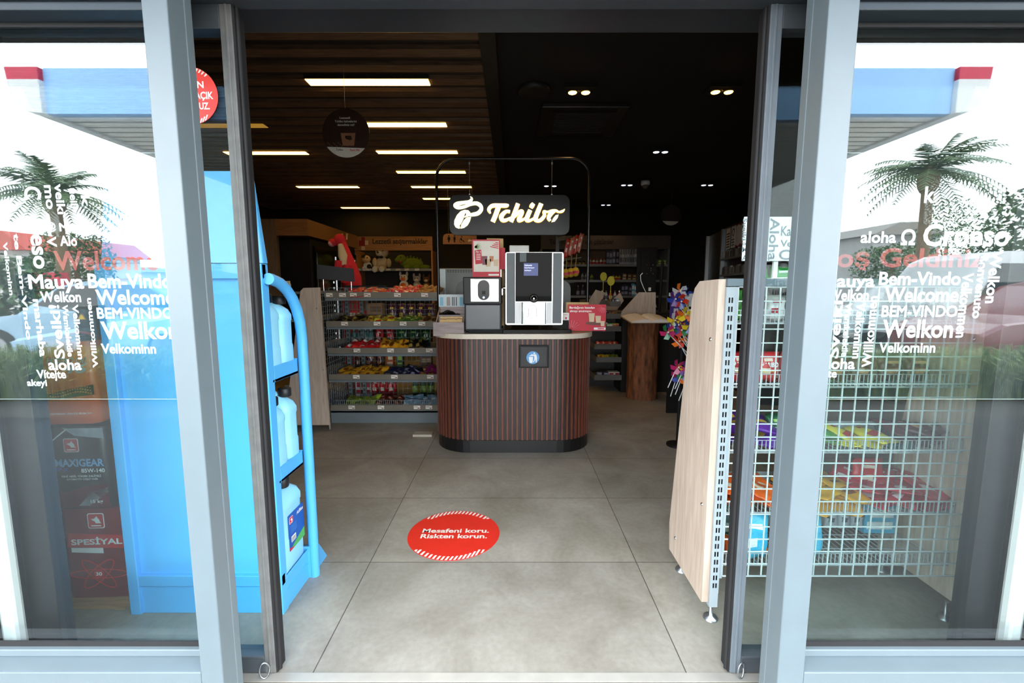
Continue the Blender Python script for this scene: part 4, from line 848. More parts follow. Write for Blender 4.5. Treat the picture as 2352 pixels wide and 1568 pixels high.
# ---------------------------------------------------------------- grid rack beside the doorway
GR = thing('grid_rack', 'wire grid backed rack with pale oak end panel beside the doorway', 'shelf rack', (1.25, 1.85, 0))
by, bx0, bx1 = 1.632, .805, 1.72
lightwire = M('light_grey_wire', (196, 204, 204), rough=.4, var=.03); galv = M('light_grey_upright', (160, 170, 176), rough=.4, var=.04)
mb = MB(); wire_grid(mb, (bx0 + .012, by, .19), X1, Z1, bx1 - bx0, 1.115, .0508, .0021); mb.build('rear_grid', lightwire, GR)
mb = MB(); perforated(mb, (.772, by - .006, .12), X1, Z1, .032, 1.185, .0325, 0, 1); mb.box(.772, .804, by - .006, by + .03, .06, 1.305, 0); mb.build('upright', [galv, black], GR)
mb = MB(); mb.box(.806, .816, by - .004, by + .025, .18, 1.305, 0); mb.build('upright', galv, GR)
MB().box(.772, bx1 + .03, by - .012, by + .03, 1.307, 1.335).build('top_rail', M('slate_rail', (96, 110, 118), rough=.4), GR, bevel=.002)
poly = [(1.634, .075), (1.634, 1.333), (1.80, 1.328), (1.845, 1.30), (1.868, 1.25), (2.012, .2), (2.0, .075)]
for x, nm in ((.745, 'end_panel'), (bx1 + .012, 'end_panel')):
    mb = MB(); mb.prism(poly, (x, 0, 0), Y1, Z1, .026); pn = mb.build(nm, oak, GR, bevel=.003)
    mb = MB()
    for yy, zz in ((1.675, 1.11), (1.675, .46), (1.93, .17)):
        mb.lathe([(.0075, 0), (.006, .004), (.001, .005)], n=10, T=Matrix.Translation((x, yy, zz)) @ Matrix.Rotation(R(-90), 4, 'Y'))
    mb.build('panel_screw', chrome, pn)
for x in (.788, bx1): MB().lathe([(.028, 0), (.026, .008), (.008, .014), (.007, .07)], (x, by + .012, 0), 16).build('levelling_foot', steel, GR)
for x in (.788, bx1): MB().lathe([(.028, 0), (.026, .008), (.008, .014), (.007, .09)], (x, 1.95, 0), 16).build('levelling_foot', steel, GR)
GS = [1.17, .93, .675, .43, .215]
for i, z in enumerate(GS):
    dp = 1.86 + (1.3 - z) * .13
    mb = MB(); wire_grid(mb, (.78, by + .03, z), X1, Y1, bx1 - .78, dp - by - .05, .025, .0016, st2=.12); wire_grid(mb, (.78, by + .028, z), X1, Z1, bx1 - .78, .05, .016, .0013, st2=.05)
    mb.box(.775, bx1, dp - .02, dp - .016, z - .01, z + .045); mb.build('shelf', M('shelf_wire', (176, 184, 186), rough=.4), GR)
gs = 'shelf of the grid rack by the doorway'
def lay(where, c, x0, x1, z, y, size, rows=1, layers=1, tilt=.12):
    a, b = P(x0, 900, y).x, P(x1, 900, y).x; n = max(1, round((b - a) / (size[0] * .8)))
    for k in range(n):
        for l_ in range(layers):
            for r_ in range(rows):
                good('bag', *COLR[c], (a + (b - a) * (k + .5) / n + random.uniform(-.01, .01), y + .02 + .1 * r_, z + size[2] * (.55 + .8 * l_)), (size[0], size[1], size[2]), (tilt + random.uniform(-.25, .3), random.uniform(-.3, .3), random.uniform(-.9, .9)), f'{c} snack bag lying on the {where}', f'{c} bags on the {where}')
stand_row('top rail tray of the grid rack', 'pouch', 'bright green', 1703, 1822, 1.76, 1.30, (.09, .045, .085))
stand_row('top ' + gs, 'pouch', 'white', 1700, 1860, 1.75, 1.175, (.075, .04, .1)); stand_row('top ' + gs, 'pouch', 'green', 1670, 1700, 1.76, 1.175, (.06, .04, .12)); stand_row('top ' + gs, 'bottle', 'silver', 1960, 2120, 1.78, 1.175, (.06, .06, .11))
stand_row('second ' + gs, 'pouch', 'red', 1672, 1860, 1.74, .935, (.1, .05, .12), suffix='HARIBO'); stand_row('second ' + gs, 'pouch', 'maroon', 1900, 2150, 1.76, .935, (.1, .05, .1))
lay('third ' + gs, 'purple', 1680, 1790, .68, 1.74, (.12, .15, .05), 2, 2); stand_row('third ' + gs, 'pouch', 'dark green', 1770, 1830, 1.8, .68, (.08, .05, .11)); lay('third ' + gs, 'green', 1870, 1935, .68, 1.74, (.12, .15, .035), 2, 2); lay('third ' + gs, 'yellow', 1930, 2040, .68, 1.72, (.1, .16, .03), 1, 2); lay('third ' + gs, 'teal', 2020, 2100, .68, 1.74, (.1, .14, .03), 1, 1); lay('third ' + gs, 'maroon', 2050, 2170, .68, 1.76, (.1, .15, .04), 1, 2)
lay('fourth ' + gs, 'orange', 1680, 1800, .435, 1.72, (.12, .16, .04), 2, 2); lay('fourth ' + gs, 'golden', 1860, 2000, .435, 1.72, (.12, .18, .025), 2, 3); lay('fourth ' + gs, 'pink-red', 1980, 2190, .435, 1.74, (.13, .18, .024), 2, 3); stand_row('fourth ' + gs, 'pouch', 'red', 1975, 2080, 1.86, .435, (.14, .04, .14))
stand_row('lowest ' + gs, 'pouch', 'cyan', 1735, 1790, 1.70, .22, (.13, .05, .19)); stand_row('lowest ' + gs, 'pouch', 'cyan', 1862, 1925, 1.70, .22, (.14, .05, .19)); stand_row('lowest ' + gs, 'pouch', 'teal', 1690, 1735, 1.8, .22, (.1, .05, .2)); stand_row('lowest ' + gs, 'box', 'cyan', 2030, 2085, 1.86, .25, (.13, .06, .13))
stand_row('lowest ' + gs, 'pouch', 'silver', 1935, 2025, 1.84, .27, (.055, .04, .11)); lay('lowest ' + gs, 'orange', 1690, 1780, .22, 1.74, (.11, .12, .05), 1, 1)
# white word poster on a post above the grid rack
WP = thing('word_poster', 'white poster with grey greeting words above the grid rack', 'poster', (1.05, 1.70, 1.335))
Yw = 1.70; mb = MB(); prect(mb, 1703, 498, 1850, 599, Yw, .004); _sheet_m = (M('poster_paper', (236, 242, 242), rough=.8, var=.01))  # sheet is plain white paper
def pw(t, x0, y0, x1, y1, rot):
    a, b = P(x0, y1, Yw - .005), P(x1, y0, Yw - .005)
    if rot == 0: mb.text(t, a, X1, Z1, b.x - a.x, b.z - a.z, 1)
    else: mb.text(t, (a.x, a.y, b.z), -Z1, X1, b.z - a.z, b.x - a.x, 1)
pw('Sveiki', 1704, 501, 1716, 552, 2); pw('ccueillir', 1718, 500, 1729, 552, 2); pw('owit', 1705, 555, 1733, 563, 0); pw('Mau', 1704, 567, 1733, 579, 0); pw('Aloh', 1704, 586, 1737, 598, 0)
pw('Aloha', 1763, 500, 1792, 598, 2); pw('Kalos', 1793, 519, 1844, 542, 0); pw('Velk', 1792, 551, 1838, 567, 0); pw('C', 1788, 573, 1816, 597, 0)
mb.build('sheet', [_sheet_m, M('grey_ink', (120, 132, 136), rough=.8)], WP)
a = P(1780, 590, 1.715); MB().box(a.x - .008, a.x + .008, 1.706, 1.716, 1.335, a.z).box(a.x - .02, a.x + .02, 1.695, 1.725, 1.335, 1.339).build('post', white_m, WP)
# ---------------------------------------------------------------- ceiling lamps
lamp_m = M('warm_lamp_diffuser', (255, 196, 92), rough=.5, var=0, emit=11); lamp_dim = M('warm_lamp_dim', (200, 150, 60), rough=.5, var=0, emit=.55); house_m = M('lamp_housing', (30, 28, 26), rough=.6)
lamps = [(188, -1.5, -.6, 0), (286, -1.5, -.6, 0), (349, -1.5, -.6, 0), (395, -1.5, -.6, 0), (429, -1.5, -.6, 0), (456, -1.5, -.6, 0), (288, -3.2, -2.28, 1), (351, -3.2, -2.28, 0), (429, -3.2, -2.28, 0), (477, -3.2, -2.3, 0)]
proto = None
for i, (py, x0, x1, dim) in enumerate(lamps):
    yc = 1.5 / math.tan(math.atan((784 - py) / F_PX) - PITCH)
    where = ('nearest the entrance', 'second from the entrance', 'third from the entrance', 'fourth from the entrance', 'fifth from the entrance', 'sixth from the entrance')
    lab = f'glowing warm strip lamp in the slatted ceiling, {where[i]} beside the black ceiling' if i < 6 else ('dim amber strip lamp in the slatted ceiling close to the blue rack', 'warm strip lamp in the slatted ceiling above the blue rack header', 'warm strip lamp in the slatted ceiling above the fridge end panel', 'rearmost small strip lamp in the slatted ceiling above the plush toys')[i - 6]
    t = thing('strip_lamp', lab, 'ceiling lamp', ((x0 + x1) / 2, yc, 2.8), 'strip lamps in the slatted ceiling')
    MB().box(x0, x1, yc - .055, yc + .055, 2.799, 2.84).build('housing', house_m, t)
    MB().box(x0 + .006, x1 - .006, yc - .048, yc + .048, 2.794, 2.802).build('diffuser', lamp_dim if dim else lamp_m, t)
dl_w = M('warm_downlight', (255, 190, 80), var=0, emit=14); dl_c = M('cool_downlight', (235, 240, 255), var=0, emit=3)
for i, (xa, xb, py, m) in enumerate(((1315, 1345, 218, dl_w), (1643, 1673, 217, dl_w), (1507, 1527, 353, dl_c), (1255, 1273, 430, dl_c), (1432, 1447, 428, dl_c), (1616, 1632, 428, dl_c), (1385, 1398, 473, dl_c))):
    yc = 1.5 / math.tan(math.atan((784 - py) / F_PX) - PITCH); a, b = P(xa, py, yc).x, P(xb, py, yc).x
    t = thing('twin_downlight', ('warm twin downlight in the black ceiling next to the round speaker', 'warm twin downlight in the black ceiling close to the open door leaf', 'cool twin downlight in the middle of the black ceiling', 'cool twin downlight seen behind the sign cable', 'cool twin downlight beside the hanging camera', 'faint twin downlight above the cigarette cabinet', 'smallest rear twin downlight above the product wall')[i], 'downlight', ((a + b) / 2, yc, 2.82), 'twin downlights in the black ceiling')
    mb = MB(); mb.box(a - .07, b + .07, yc - .08, yc + .08, 2.825, 2.862); mb.build('recess', c_black, t)
    for x in (a, b):
        mb = MB(); mb.lathe([(.05, .012), (.055, .0), (.036, -.002)], (x, yc, 2.82), 16, 0); mb.lathe([(.034, -.003), (.03, -.008), (.004, -.01)], (x, yc, 2.82), 14, 1); mb.build('lamp', [black, m], t)
    sd = bpy.data.lights.new('downlight_beam', 'SPOT'); sd.energy = 12; sd.color = (1, .58, .24); sd.spot_size = R(100); sd.spot_blend = .7; sd.shadow_soft_size = .04
    so = bpy.data.objects.new('downlight_beam', sd); COL.objects.link(so); so.parent = t; so.location = (0, 0, -.02)
yc = 1.5 / math.tan(math.atan((784 - 220) / F_PX) - PITCH)
tag(MB().lathe([(.12, .04), (.13, 0), (.1, -.006), (.02, -.008)], (P(1227, 220, yc).x, yc, 2.825), 24).build('ceiling_speaker', M('speaker_black', (26, 25, 25), rough=.6)), 'round black ceiling speaker near the warm downlights', 'speaker')
ac = thing('ceiling_cassette', 'square dark air conditioning cassette in the black ceiling', 'air conditioner', (.55, 4.1, 2.82))
ya, yb = 4.75, 4.0; x0, x1 = .25, 1.0
dk = M('cassette_black', (28, 28, 29), rough=.4)
MB().box(x0, x1, yb, ya, 2.815, 2.862).build('frame', dk, ac, bevel=.01)
mb = MB()
for i in range(12): mb.box(x0 + .14, x1 - .14, yb + .12 + i * .042, yb + .14 + i * .042, 2.806, 2.818)
mb.build('grille', M('grille_black', (38, 38, 39), rough=.5), ac)
for a in ((x0 + .1, x1 - .1, yb + .03, yb + .09), (x0 + .1, x1 - .1, ya - .09, ya - .03)): MB().box(*a, 2.808, 2.818).build('flap', black, ac)
yc = 6.6; p = P(1482, 432, yc)
sc = thing('security_camera', 'small white dome camera hanging from the black ceiling', 'camera', (p.x, yc, p.z))
MB().lathe([(.055, .04), (.062, .06), (.06, .1), (.02, .11)], p, 20).build('mount', white_m, sc); MB().ball((p.x, p.y, p.z + .035), .045, 0, 14, 10).build('dome', M('dome_grey', (120, 122, 124), rough=.2), sc); MB().tube([p + Z1 * .1, (p.x, p.y, 2.85)], .01, 8).build('stem', black, sc)
# round hanging advert discs
def hang_disc(label, px, py, rad_px, Y, show):
    c = P(px, py, Y); r_ = P(px + rad_px, py, Y).x - c.x
    t = thing('hanging_disc', label, 'hanging sign', c)
    circ = lambda r, n=40: [(r * math.cos(2 * math.pi * i / n), r * math.sin(2 * math.pi * i / n)) for i in range(n)]
    mb = MB(); mb.prism(circ(r_), c, X1, Z1, .005, 0)
    cap = [(r_ * math.cos(R(a)), r_ * math.sin(R(a))) for a in range(214, 327, 6)]
    mb.prism(cap, c - Y1 * .005, X1, Z1, .0005, 1)
    if show:
        for s, a0, b0, w_, h_ in (('Lezzetli', 780, 268, 24, 7), ('Tchibo kahvelerini', 769, 276, 50, 7), ('denediniz mi?', 775, 284, 39, 7)):
            a = P(a0, b0 + 5, Y - .006); b = P(a0 + w_, b0, Y - .006); mb.text(s, a, X1, Z1, b.x - a.x, b.z - a.z, 1)
        k = r_ / 54
        mb.prism([(-12 * k, 0), (22 * k, 0), (18 * k, -28 * k), (-8 * k, -28 * k)], c - Y1 * .0055, X1, Z1, .0006, 2)
        mb.prism([(-2 * k, -6 * k), (12 * k, -6 * k), (14 * k, -14 * k), (8 * k, -16 * k), (-2 * k, -12 * k)], c - Y1 * .0062, X1, Z1, .0004, 0)
        for i in range(12): mb.prism([((-44 + 4 * i) * k, (-22 - (i % 3) * 3) * k), ((-41 + 4 * i) * k, (-20 - (i % 3) * 3) * k), ((-40 + 4 * i) * k, (-25 - (i % 3) * 3) * k)], c - Y1 * .0054, X1, Z1, .0004, 3)
        mb.text('Tchibo', c + Vector((-24 * k, -.006, -39 * k)), X1, Z1, 16 * k, 5 * k, 0); mb.text('Petrol Ofisi', c + Vector((8 * k, -.006, -40 * k)), X1, Z1, 22 * k, 5 * k, 4)
    mb.build('disc', [M('coffee_brown_print', (52, 32, 22), rough=.4, var=.25, scale=30), M('disc_cream', (226, 218, 206), rough=.5), M('cup_print', (150, 100, 70)), M('bean_print', (120, 80, 54)), red_m], t)
    MB().tube([c + Z1 * (r_ - .01) - Y1 * .0025, (c.x, c.y - .0025, 2.8 if c.x < -.2 else 2.86)], .0012, 5).build('wire', steel, t)
hang_disc('round brown coffee advert disc hanging under the slatted ceiling', 795, 306, 54, 3.28, True)
hang_disc('round dark advert disc hanging far back before the cigarette cabinet', 1541, 494, 23, 7.6, False)

# ---------------------------------------------------------------- rear wall unit with plush toys
WYb = 8.6; wood_sign = wood('sign_oak', (190, 136, 88), (160, 112, 70), scale=4, stretch=(1, 10, 10))
def wall_unit(label, x0p, x1p, ytop, signh, title, tx, shelves, deep=.5, sign_mat=wood_sign, ink=None, logo=None):
    t = thing('product_shelf_unit', label, 'shelf unit', (P((x0p + x1p) / 2, 700, WYb).x, WYb, 0))
    a, b = P(x0p, ytop + signh, WYb), P(x1p, ytop, WYb)
    mb = MB(); mb.box(a.x, b.x, WYb - .02, WYb + .02, a.z, b.z, 0); ptext(mb, title, *tx, WYb - .022, 1, bold=.02)
    if logo: 
        lx, ly, ls = logo
        for dx, dy, m in ((0, 0, 2), (.5, 0, 3), (0, .5, 3)): pass
        prect(mb, lx, ly, lx + ls, ly + ls, WYb - .02, .002, 2); prect(mb, lx + ls * .4, ly - ls * .6, lx + ls, ly, WYb - .02, .002, 2); prect(mb, lx + ls, ly, lx + ls * 1.6, ly + ls * .8, WYb - .02, .002, 3); prect(mb, lx + ls * .4, ly + ls, lx + ls, ly + ls * 1.7, WYb - .02, .002, 3)
    mb.build('title_board', [sign_mat, ink or M('sign_ink', (24, 20, 18), rough=.6), M('heart_red', (150, 24, 34)), M('heart_cream', (226, 200, 170))], t)
    MB().box(a.x, b.x, WYb + deep - .03, WYb + deep, 0, a.z).build('rear_panel', M('unit_back_dark', (44, 40, 38), rough=.7), t)
    for x in (a.x, b.x - .03): MB().box(x, x + .03, WYb, WYb + deep, 0, a.z).build('side_panel', wood_sign if sign_mat is wood_sign else shelfgrey, t)
    zs = []
    for py in shelves:
        z = P(1000, py, WYb).z; zs.append(z); MB().box(a.x + .03, b.x - .03, WYb + .01, WYb + deep - .03, z - .02, z).box(a.x + .03, b.x - .03, WYb, WYb + .012, z - .03, z + .012).build('shelf', M('unit_shelf', (130, 136, 142), rough=.4), t)
    return t, zs
U1, zs = wall_unit('rear wall shelf with wooden title board, holding plush toys', 815, 993, 543, 32, 'Lezzetli atıştırmalıklar', (856, 548, 982, 563), [618, 668], logo=(825, 552, 13))
for x in (822, 838, 848, 892, 914, 934, 958): price_tag([c for c in U1.children if c.name.startswith('shelf')][0], P(x, 617, WYb).x, WYb - .001, zs[0] - .008, .08, .035)
plush_black = M('plush_black', (26, 24, 24), rough=.95, bump=.3, scale=60); plush_cream = M('plush_cream', (202, 188, 156), rough=.95, bump=.3, scale=60); plush_green = M('plush_green', (104, 126, 30), rough=.95, bump=.3, scale=60)
plush_red = M('plush_red', (206, 40, 54), rough=.95, bump=.3, scale=60); plush_white = M('plush_white', (214, 212, 206), rough=.95, bump=.3, scale=60); plush_or = M('plush_orange', (226, 110, 40), rough=.95); plush_brown = M('plush_brown', (96, 62, 44), rough=.95, bump=.3, scale=60); eye = M('button_eye', (10, 8, 8), rough=.15)
def plush(name, label, px, py_b, Y, hpx, parts, mats):
    # parts: (dx, dz, dy, rx, rz, ry, mat) in fractions of the toy's height
    b = P(px, py_b, Y); h = P(px, py_b - hpx, Y).z - b.z; t = thing(name, label, 'plush toy', b); by_name = {}
    for nm, dx, dz, dy, rx, rz, ry, m in parts: by_name.setdefault(nm, MB()).ball((b.x + dx * h, b.y + dy * h, b.z + dz * h), (rx * h, ry * h, rz * h), m, 14, 10)
    for nm, mb in by_name.items(): mb.build(nm, mats, t)
    return t
sh_z = zs[0]
plush('plush_bear', 'cream plush bear with black bow sitting at the middle of the shelf', 877, 618, WYb + .12, 52,
      [('body', 0, .28, .1, .26, .3, .2, 0), ('body', -.3, .3, 0, .11, .2, .12, 0), ('body', .32, .28, 0, .12, .2, .12, 0), ('body', -.18, .02, -.2, .15, .14, .22, 0), ('body', .1, .03, -.2, .15, .14, .22, 0), ('body', -.2, -.02, -.4, .12, .14, .05, 1), ('body', .1, -.01, -.4, .12, .13, .05, 1),
       ('head', .04, .76, 0, .3, .26, .24, 0), ('head', -.2, .96, .02, .1, .1, .06, 0), ('head', .26, .96, .02, .1, .1, .06, 0), ('head', .34, .82, 0, .07, .09, .06, 4), ('muzzle', -.03, .69, -.22, .12, .1, .1, 1), ('nose', -.06, .72, -.32, .045, .04, .03, 2), ('eyes', -.12, .8, -.2, .03, .035, .03, 2), ('eyes', .12, .8, -.21, .03, .035, .03, 2), ('bow', -.08, .52, -.2, .08, .06, .04, 2), ('bow', .06, .52, -.2, .08, .06, .04, 2)], [plush_cream, plush_white, eye, plush_black, plush_red])
plush('plush_cow', 'black and white plush cow beside the cream bear', 842, 618, WYb + .1, 34,
      [('body', .05, .25, .1, .3, .26, .2, 0), ('body', .2, .18, -.05, .16, .16, .12, 1), ('body', -.1, .08, -.1, .16, .1, .16, 0), ('body', .3, .1, -.1, .16, .1, .16, 1), ('head', 0, .68, 0, .3, .26, .2, 2), ('head', -.14, .84, -.05, .16, .14, .14, 1), ('head', .34, .82, .05, .14, .07, .06, 1), ('eyes', -.06, .75, -.17, .03, .05, .03, 3), ('eyes', .12, .76, -.17, .03, .05, .03, 3), ('muzzle', .03, .6, -.14, .18, .13, .1, 2)], [plush_white, plush_black, M('plush_peach', (206, 176, 130), rough=.95), eye])
plush('plush_dinosaur', 'olive green plush dinosaur at the end of the toy shelf', 945, 618, WYb + .12, 38,
      [('body', 0, .34, .1, .72, .34, .26, 0), ('body', -.25, .12, -.1, .2, .15, .2, 0), ('body', .3, .12, -.1, .22, .15, .2, 0), ('tail', .75, .14, .1, .4, .14, .14, 0), ('head', -.6, .62, 0, .32, .26, .22, 0), ('head', -.8, .55, -.05, .2, .16, .16, 0), ('mouth', -.66, .45, -.16, .1, .1, .06, 1), ('eyes', -.6, .72, -.2, .04, .05, .03, 2)] + [('spikes', -.25 + .2 * i, .74 - .06 * abs(i - 1), .1, .07, .12, .04, 0) for i in range(5)], [plush_green, M('mouth_red', (150, 40, 40)), eye])
for nm, lb, px, hp, m0, m1 in (('plush_cat', 'white and brown plush cat with orange belly on the lower toy shelf', 928, 38, plush_white, plush_or), ('plush_rabbit', 'small grey plush rabbit on the lower toy shelf', 958, 34, M('plush_grey', (160, 160, 164), rough=.95), plush_white), ('plush_monkey', 'brown plush monkey at the dark end of the lower toy shelf', 980, 32, plush_brown, plush_cream)):
    plush(nm, lb, px, 664, WYb + .1, hp, [('body', 0, .25, 0, .28, .28, .22, 0), ('belly', .0, .22, -.14, .18, .18, .12, 1), ('head', 0, .68, 0, .26, .22, .2, 0), ('muzzle', 0, .62, -.16, .14, .1, .08, 1), ('head', -.2, .92, 0, .08, .16, .05, 0), ('head', .2, .92, 0, .08, .16, .05, 0), ('eyes', -.09, .74, -.17, .03, .04, .03, 2), ('eyes', .09, .74, -.17, .03, .04, .03, 2), ('feet', -.2, .04, -.2, .12, .08, .12, 0), ('feet', .2, .04, -.2, .12, .08, .12, 0)], [m0, m1, eye])
# red plush giraffe standing on the rear rack
g = P(800, 660, 5.6); gh = P(800, 545, 5.6).z - g.z
t = thing('plush_giraffe', 'tall red plush giraffe standing behind the dark sign plate', 'plush toy', (g.x, 5.6, 0))
mb = MB(); bx = lambda px, py: P(px, py, 5.6)
mb.tube([bx(810, 672), bx(808, 640), bx(803, 612), bx(796, 585), bx(787, 560), bx(780, 549)], [.11, .12, .09, .06, .05, .05], 12, 0)
mb.ball(bx(781, 550), (.075, .07, .07), 0); mb.ball(bx(767, 556), (.065, .06, .045), 0); mb.ball(bx(762, 559), (.04, .06, .04), 1); mb.build('body', [plush_red, M('plush_pale_pink', (226, 150, 150), rough=.95)], t)
mb = MB(); mb.tube([bx(786, 562) - Y1 * .06, bx(793, 588) - Y1 * .08, bx(797, 610) - Y1 * .1], [.03, .055, .03], 10); mb.build('chest', plush_cream, t)
for a, b in (((787, 600), (783, 640)), ((806, 610), (800, 650))): MB().tube([bx(*a) - Y1 * .1, bx(*b) - Y1 * .12], [.05, .045], 10).build('leg', plush_red, t)
for px in (785, 796): MB().tube([bx(px, 550), bx(px + 1, 536)], [.012, .016], 8).build('horn', M('plush_tan', (180, 150, 90)), t)
MB().tube([(bx(810, 672).x, 5.6, bx(810, 672).z + .02), (bx(810, 672).x, 5.6, 0)], .13, 12).build('base', plush_red, t)
# fridge and its wooden surround
FR = thing('drinks_fridge', 'black glass door drinks fridge inside the wooden surround', 'fridge', (-3.1, 7, 0)); fy0, fy1, fx = 6.5, 8.3, -2.86
zf_ = P(700, 548, 6.5).z
MB().box(-3.55, fx, fy0, fy1, 0, zf_).build('cabinet', black, FR, bevel=.01)
for i in range(2):
    y0 = fy0 + .06 + i * .88; MB().box(fx, fx + .03, y0, y0 + .84, .15, zf_ - .1).build('door_frame', blackgloss, FR)
    MB().box(fx + .03, fx + .036, y0 + .06, y0 + .78, .22, zf_ - .18).build('door_glass', M('fridge_glass', (30, 34, 36), rough=.08, spec=.8), FR)
    mb = MB(); mb.box(fx + .037, fx + .042, y0 + .72, y0 + .75, .25, zf_ - .2)
    for k in range(14): mb.box(fx + .037, fx + .04, y0 + .60, y0 + .64, .3 + .09 * k, .33 + .09 * k)
    mb.build('light_strip', M('fridge_led', (226, 236, 240), var=0, emit=.8), FR)
WS = thing('fridge_surround', 'oak veneer surround framing the black fridge by the wall', 'cabinet frame', (-3.3, 7, 0)); oak_d = wood('surround_oak', (150, 108, 74), (120, 84, 56), scale=4, stretch=(1, 10, 10)); oak_g = wood('surround_grey_oak', (122, 104, 88), (100, 84, 70), scale=4, stretch=(10, 10, 1))
zt0, zt1 = P(640, 503, 6.4).z, P(640, 541, 6.4).z
MB().box(-3.9, P(640, 600, 6.4).x, 6.38, 6.44, 0, zt0).build('side_board', oak_g, WS)
MB().box(P(640, 600, 6.4).x, -2.84, 6.38, 8.4, zt1, zt0).build('top_board', oak_d, WS)

# ---------------------------------------------------------------- restroom sign, grey kiosk behind the counter
RS = thing('restroom_sign', 'wooden hanging restroom sign with black figure symbols', 'sign', (P(1056, 548, 6.8).x, 6.8, P(1056, 548, 6.8).z))
mb = MB(); q = [(1018, 561), (1095, 561), (1095, 537), (1026, 537), (1020, 540), (1018, 546)]; pprism(mb, q, 6.8, .03, 0)
def person_pic(x, skirt):
    pprism(mb, [(x + 1.6 * math.cos(t), 541.5 + 1.6 * math.sin(t)) for t in [i * .63 for i in range(10)]], 6.769, .002, 1)
    pprism(mb, [(x - 2.4, 544), (x + 2.4, 544), (x + (3.4 if skirt else 2.4), 550), (x + 1.6, 551), (x + 1.4, 556.5), (x - 1.4, 556.5), (x - 1.6, 551), (x - (3.4 if skirt else 2.4), 550)], 6.769, .002, 1)
person_pic(1031, True); person_pic(1044, False)
pprism(mb, [(1058, 546), (1060, 546), (1061, 551), (1065, 552), (1067, 556), (1065, 556), (1063, 553), (1058, 552)], 6.769, .002, 1); pprism(mb, [(1060.5 + 1.4 * math.cos(t), 543.5 + 1.4 * math.sin(t)) for t in [i * .63 for i in range(10)]], 6.769, .002, 1)
for i in range(14):
    t0, t1 = R(60 + 18 * i), R(60 + 18 * (i + 1)); pprism(mb, [(1059 + r_ * math.cos(t), 552.5 + r_ * math.sin(t)) for r_, t in ((4.6, t0), (4.6, t1), (3.8, t1), (3.8, t0))], 6.769, .002, 1)
pprism(mb, [(1075, 552), (1078, 549), (1084, 552), (1083, 554), (1079, 554), (1076, 556)], 6.769, .002, 2)
mb.build('board', [wood_sign, black, pink_white], RS)
for px in (1030, 1085): p = P(px, 540, 6.785); MB().tube([p, (p.x, p.y, 2.86)], .002, 5).build('cable', steel, RS)
GK = thing('grey_kiosk', 'grey metal cabinet with arched panels behind the coffee counter', 'cabinet', (.05, 4.75, 0))
ky = 4.78; gm = M('kiosk_grey', (112, 122, 126), rough=.35, var=.03); xa, xb = P(1010, 700, ky).x, P(1306, 700, ky).x; zt_ = P(1030, 616, ky).z
MB().box(xa, P(1175, 700, ky).x, ky, ky + .5, 0, zt_).build('body', gm, GK, bevel=.006)
mb = MB()
for i in range(5): prect(mb, 1011 + i * 2.6, 618, 1012.6 + i * 2.6, 676, ky, .006)
mb.build('corner_fluting', M('kiosk_light', (160, 168, 170), rough=.3, metal=.4), GK)
mb = MB()
for i in range(24): prect(mb, 1027 + i * 6, 620, 1031 + i * 6, 622, ky, .002); prect(mb, 1027 + i * 6, 623.5, 1031 + i * 6, 625, ky, .002)
mb.build('vent_slots', M('vent_dark', (50, 54, 58)), GK)
for cxp, Yk, nm in ((1068, ky - .02, 'arched_panel'), (1290, ky - .02, 'arched_panel')):
    rad = P(cxp + 20, 660, Yk).x - P(cxp, 660, Yk).x; c_ = P(cxp, 664, Yk); zb = .9 - c_.z
    mb = MB(); mb.prism([(-rad, zb), (rad, zb)] + [(rad * math.cos(R(t)), rad * math.sin(R(t))) for t in range(0, 181, 15)], c_, X1, Z1, .03); mb.build(nm, M('kiosk_mid', (96, 106, 110), rough=.35), GK)
MB().box(P(1270, 700, ky).x, xb + .02, ky + .02, ky + .4, 0, .9).box(xa, xa + .3, ky - .05, ky, 0, .9).build('lower_body', gm, GK)

# ---------------------------------------------------------------- product wall (car care) at the rear
U2, zs2 = wall_unit('rear wall shelf of car care bottles under a grey title board', 1242, 1540, 541, 31, 'Tüm yolculuklar için çözümler', (1262, 549, 1410, 564), [608, 644, 680], sign_mat=M('grey_title_board', (86, 80, 76), rough=.6))
def shelf_goods(kind, c, x0, x1, zi, hpx, wpx, where):
    zz = zs2[zi]; py = [608, 644, 680][zi]; h = P(1300, py - hpx, WYb).z - zz; w_ = P(1300 + wpx, py, WYb).x - P(1300, py, WYb).x
    n = max(1, round((x1 - x0) / (wpx * 1.1)))
    for k in range(n):
        px = x0 + (x1 - x0) * (k + .5) / n
        good(kind, *COLR[c], (P(px, py, WYb + .12).x, WYb + .12, zz + .001), (w_, min(w_, .2), h * random.uniform(.9, 1.05)), (0, 0, random.uniform(-.2, .2)), f'{c} car care {CATS[kind][1]} {where}', f'{c} bottles {where}')
shelf_goods('bottle', 'white', 1352, 1392, 0, 16, 8, 'on the upper shelf of the product wall'); shelf_goods('box', 'navy', 1391, 1420, 0, 34, 7, 'on the upper shelf of the product wall')
shelf_goods('box', 'silver', 1422, 1462, 0, 48, 5, 'in the tall row on the upper shelf'); shelf_goods('bottle', 'black', 1300, 1345, 0, 14, 8, 'beside the arch on the upper shelf'); shelf_goods('box', 'green', 1508, 1530, 0, 12, 8, 'behind the monitor on the upper shelf')
shelf_goods('bottle', 'yellow', 1405, 1426, 1, 13, 7, 'on the middle shelf of the product wall'); shelf_goods('bottle', 'silver', 1334, 1350, 1, 20, 7, 'on the middle shelf beside the arch'); shelf_goods('bottle', 'lime', 1354, 1364, 1, 16, 8, 'on the middle shelf beside the arch'); shelf_goods('box', 'brown', 1428, 1460, 1, 16, 9, 'on the middle shelf of the product wall')
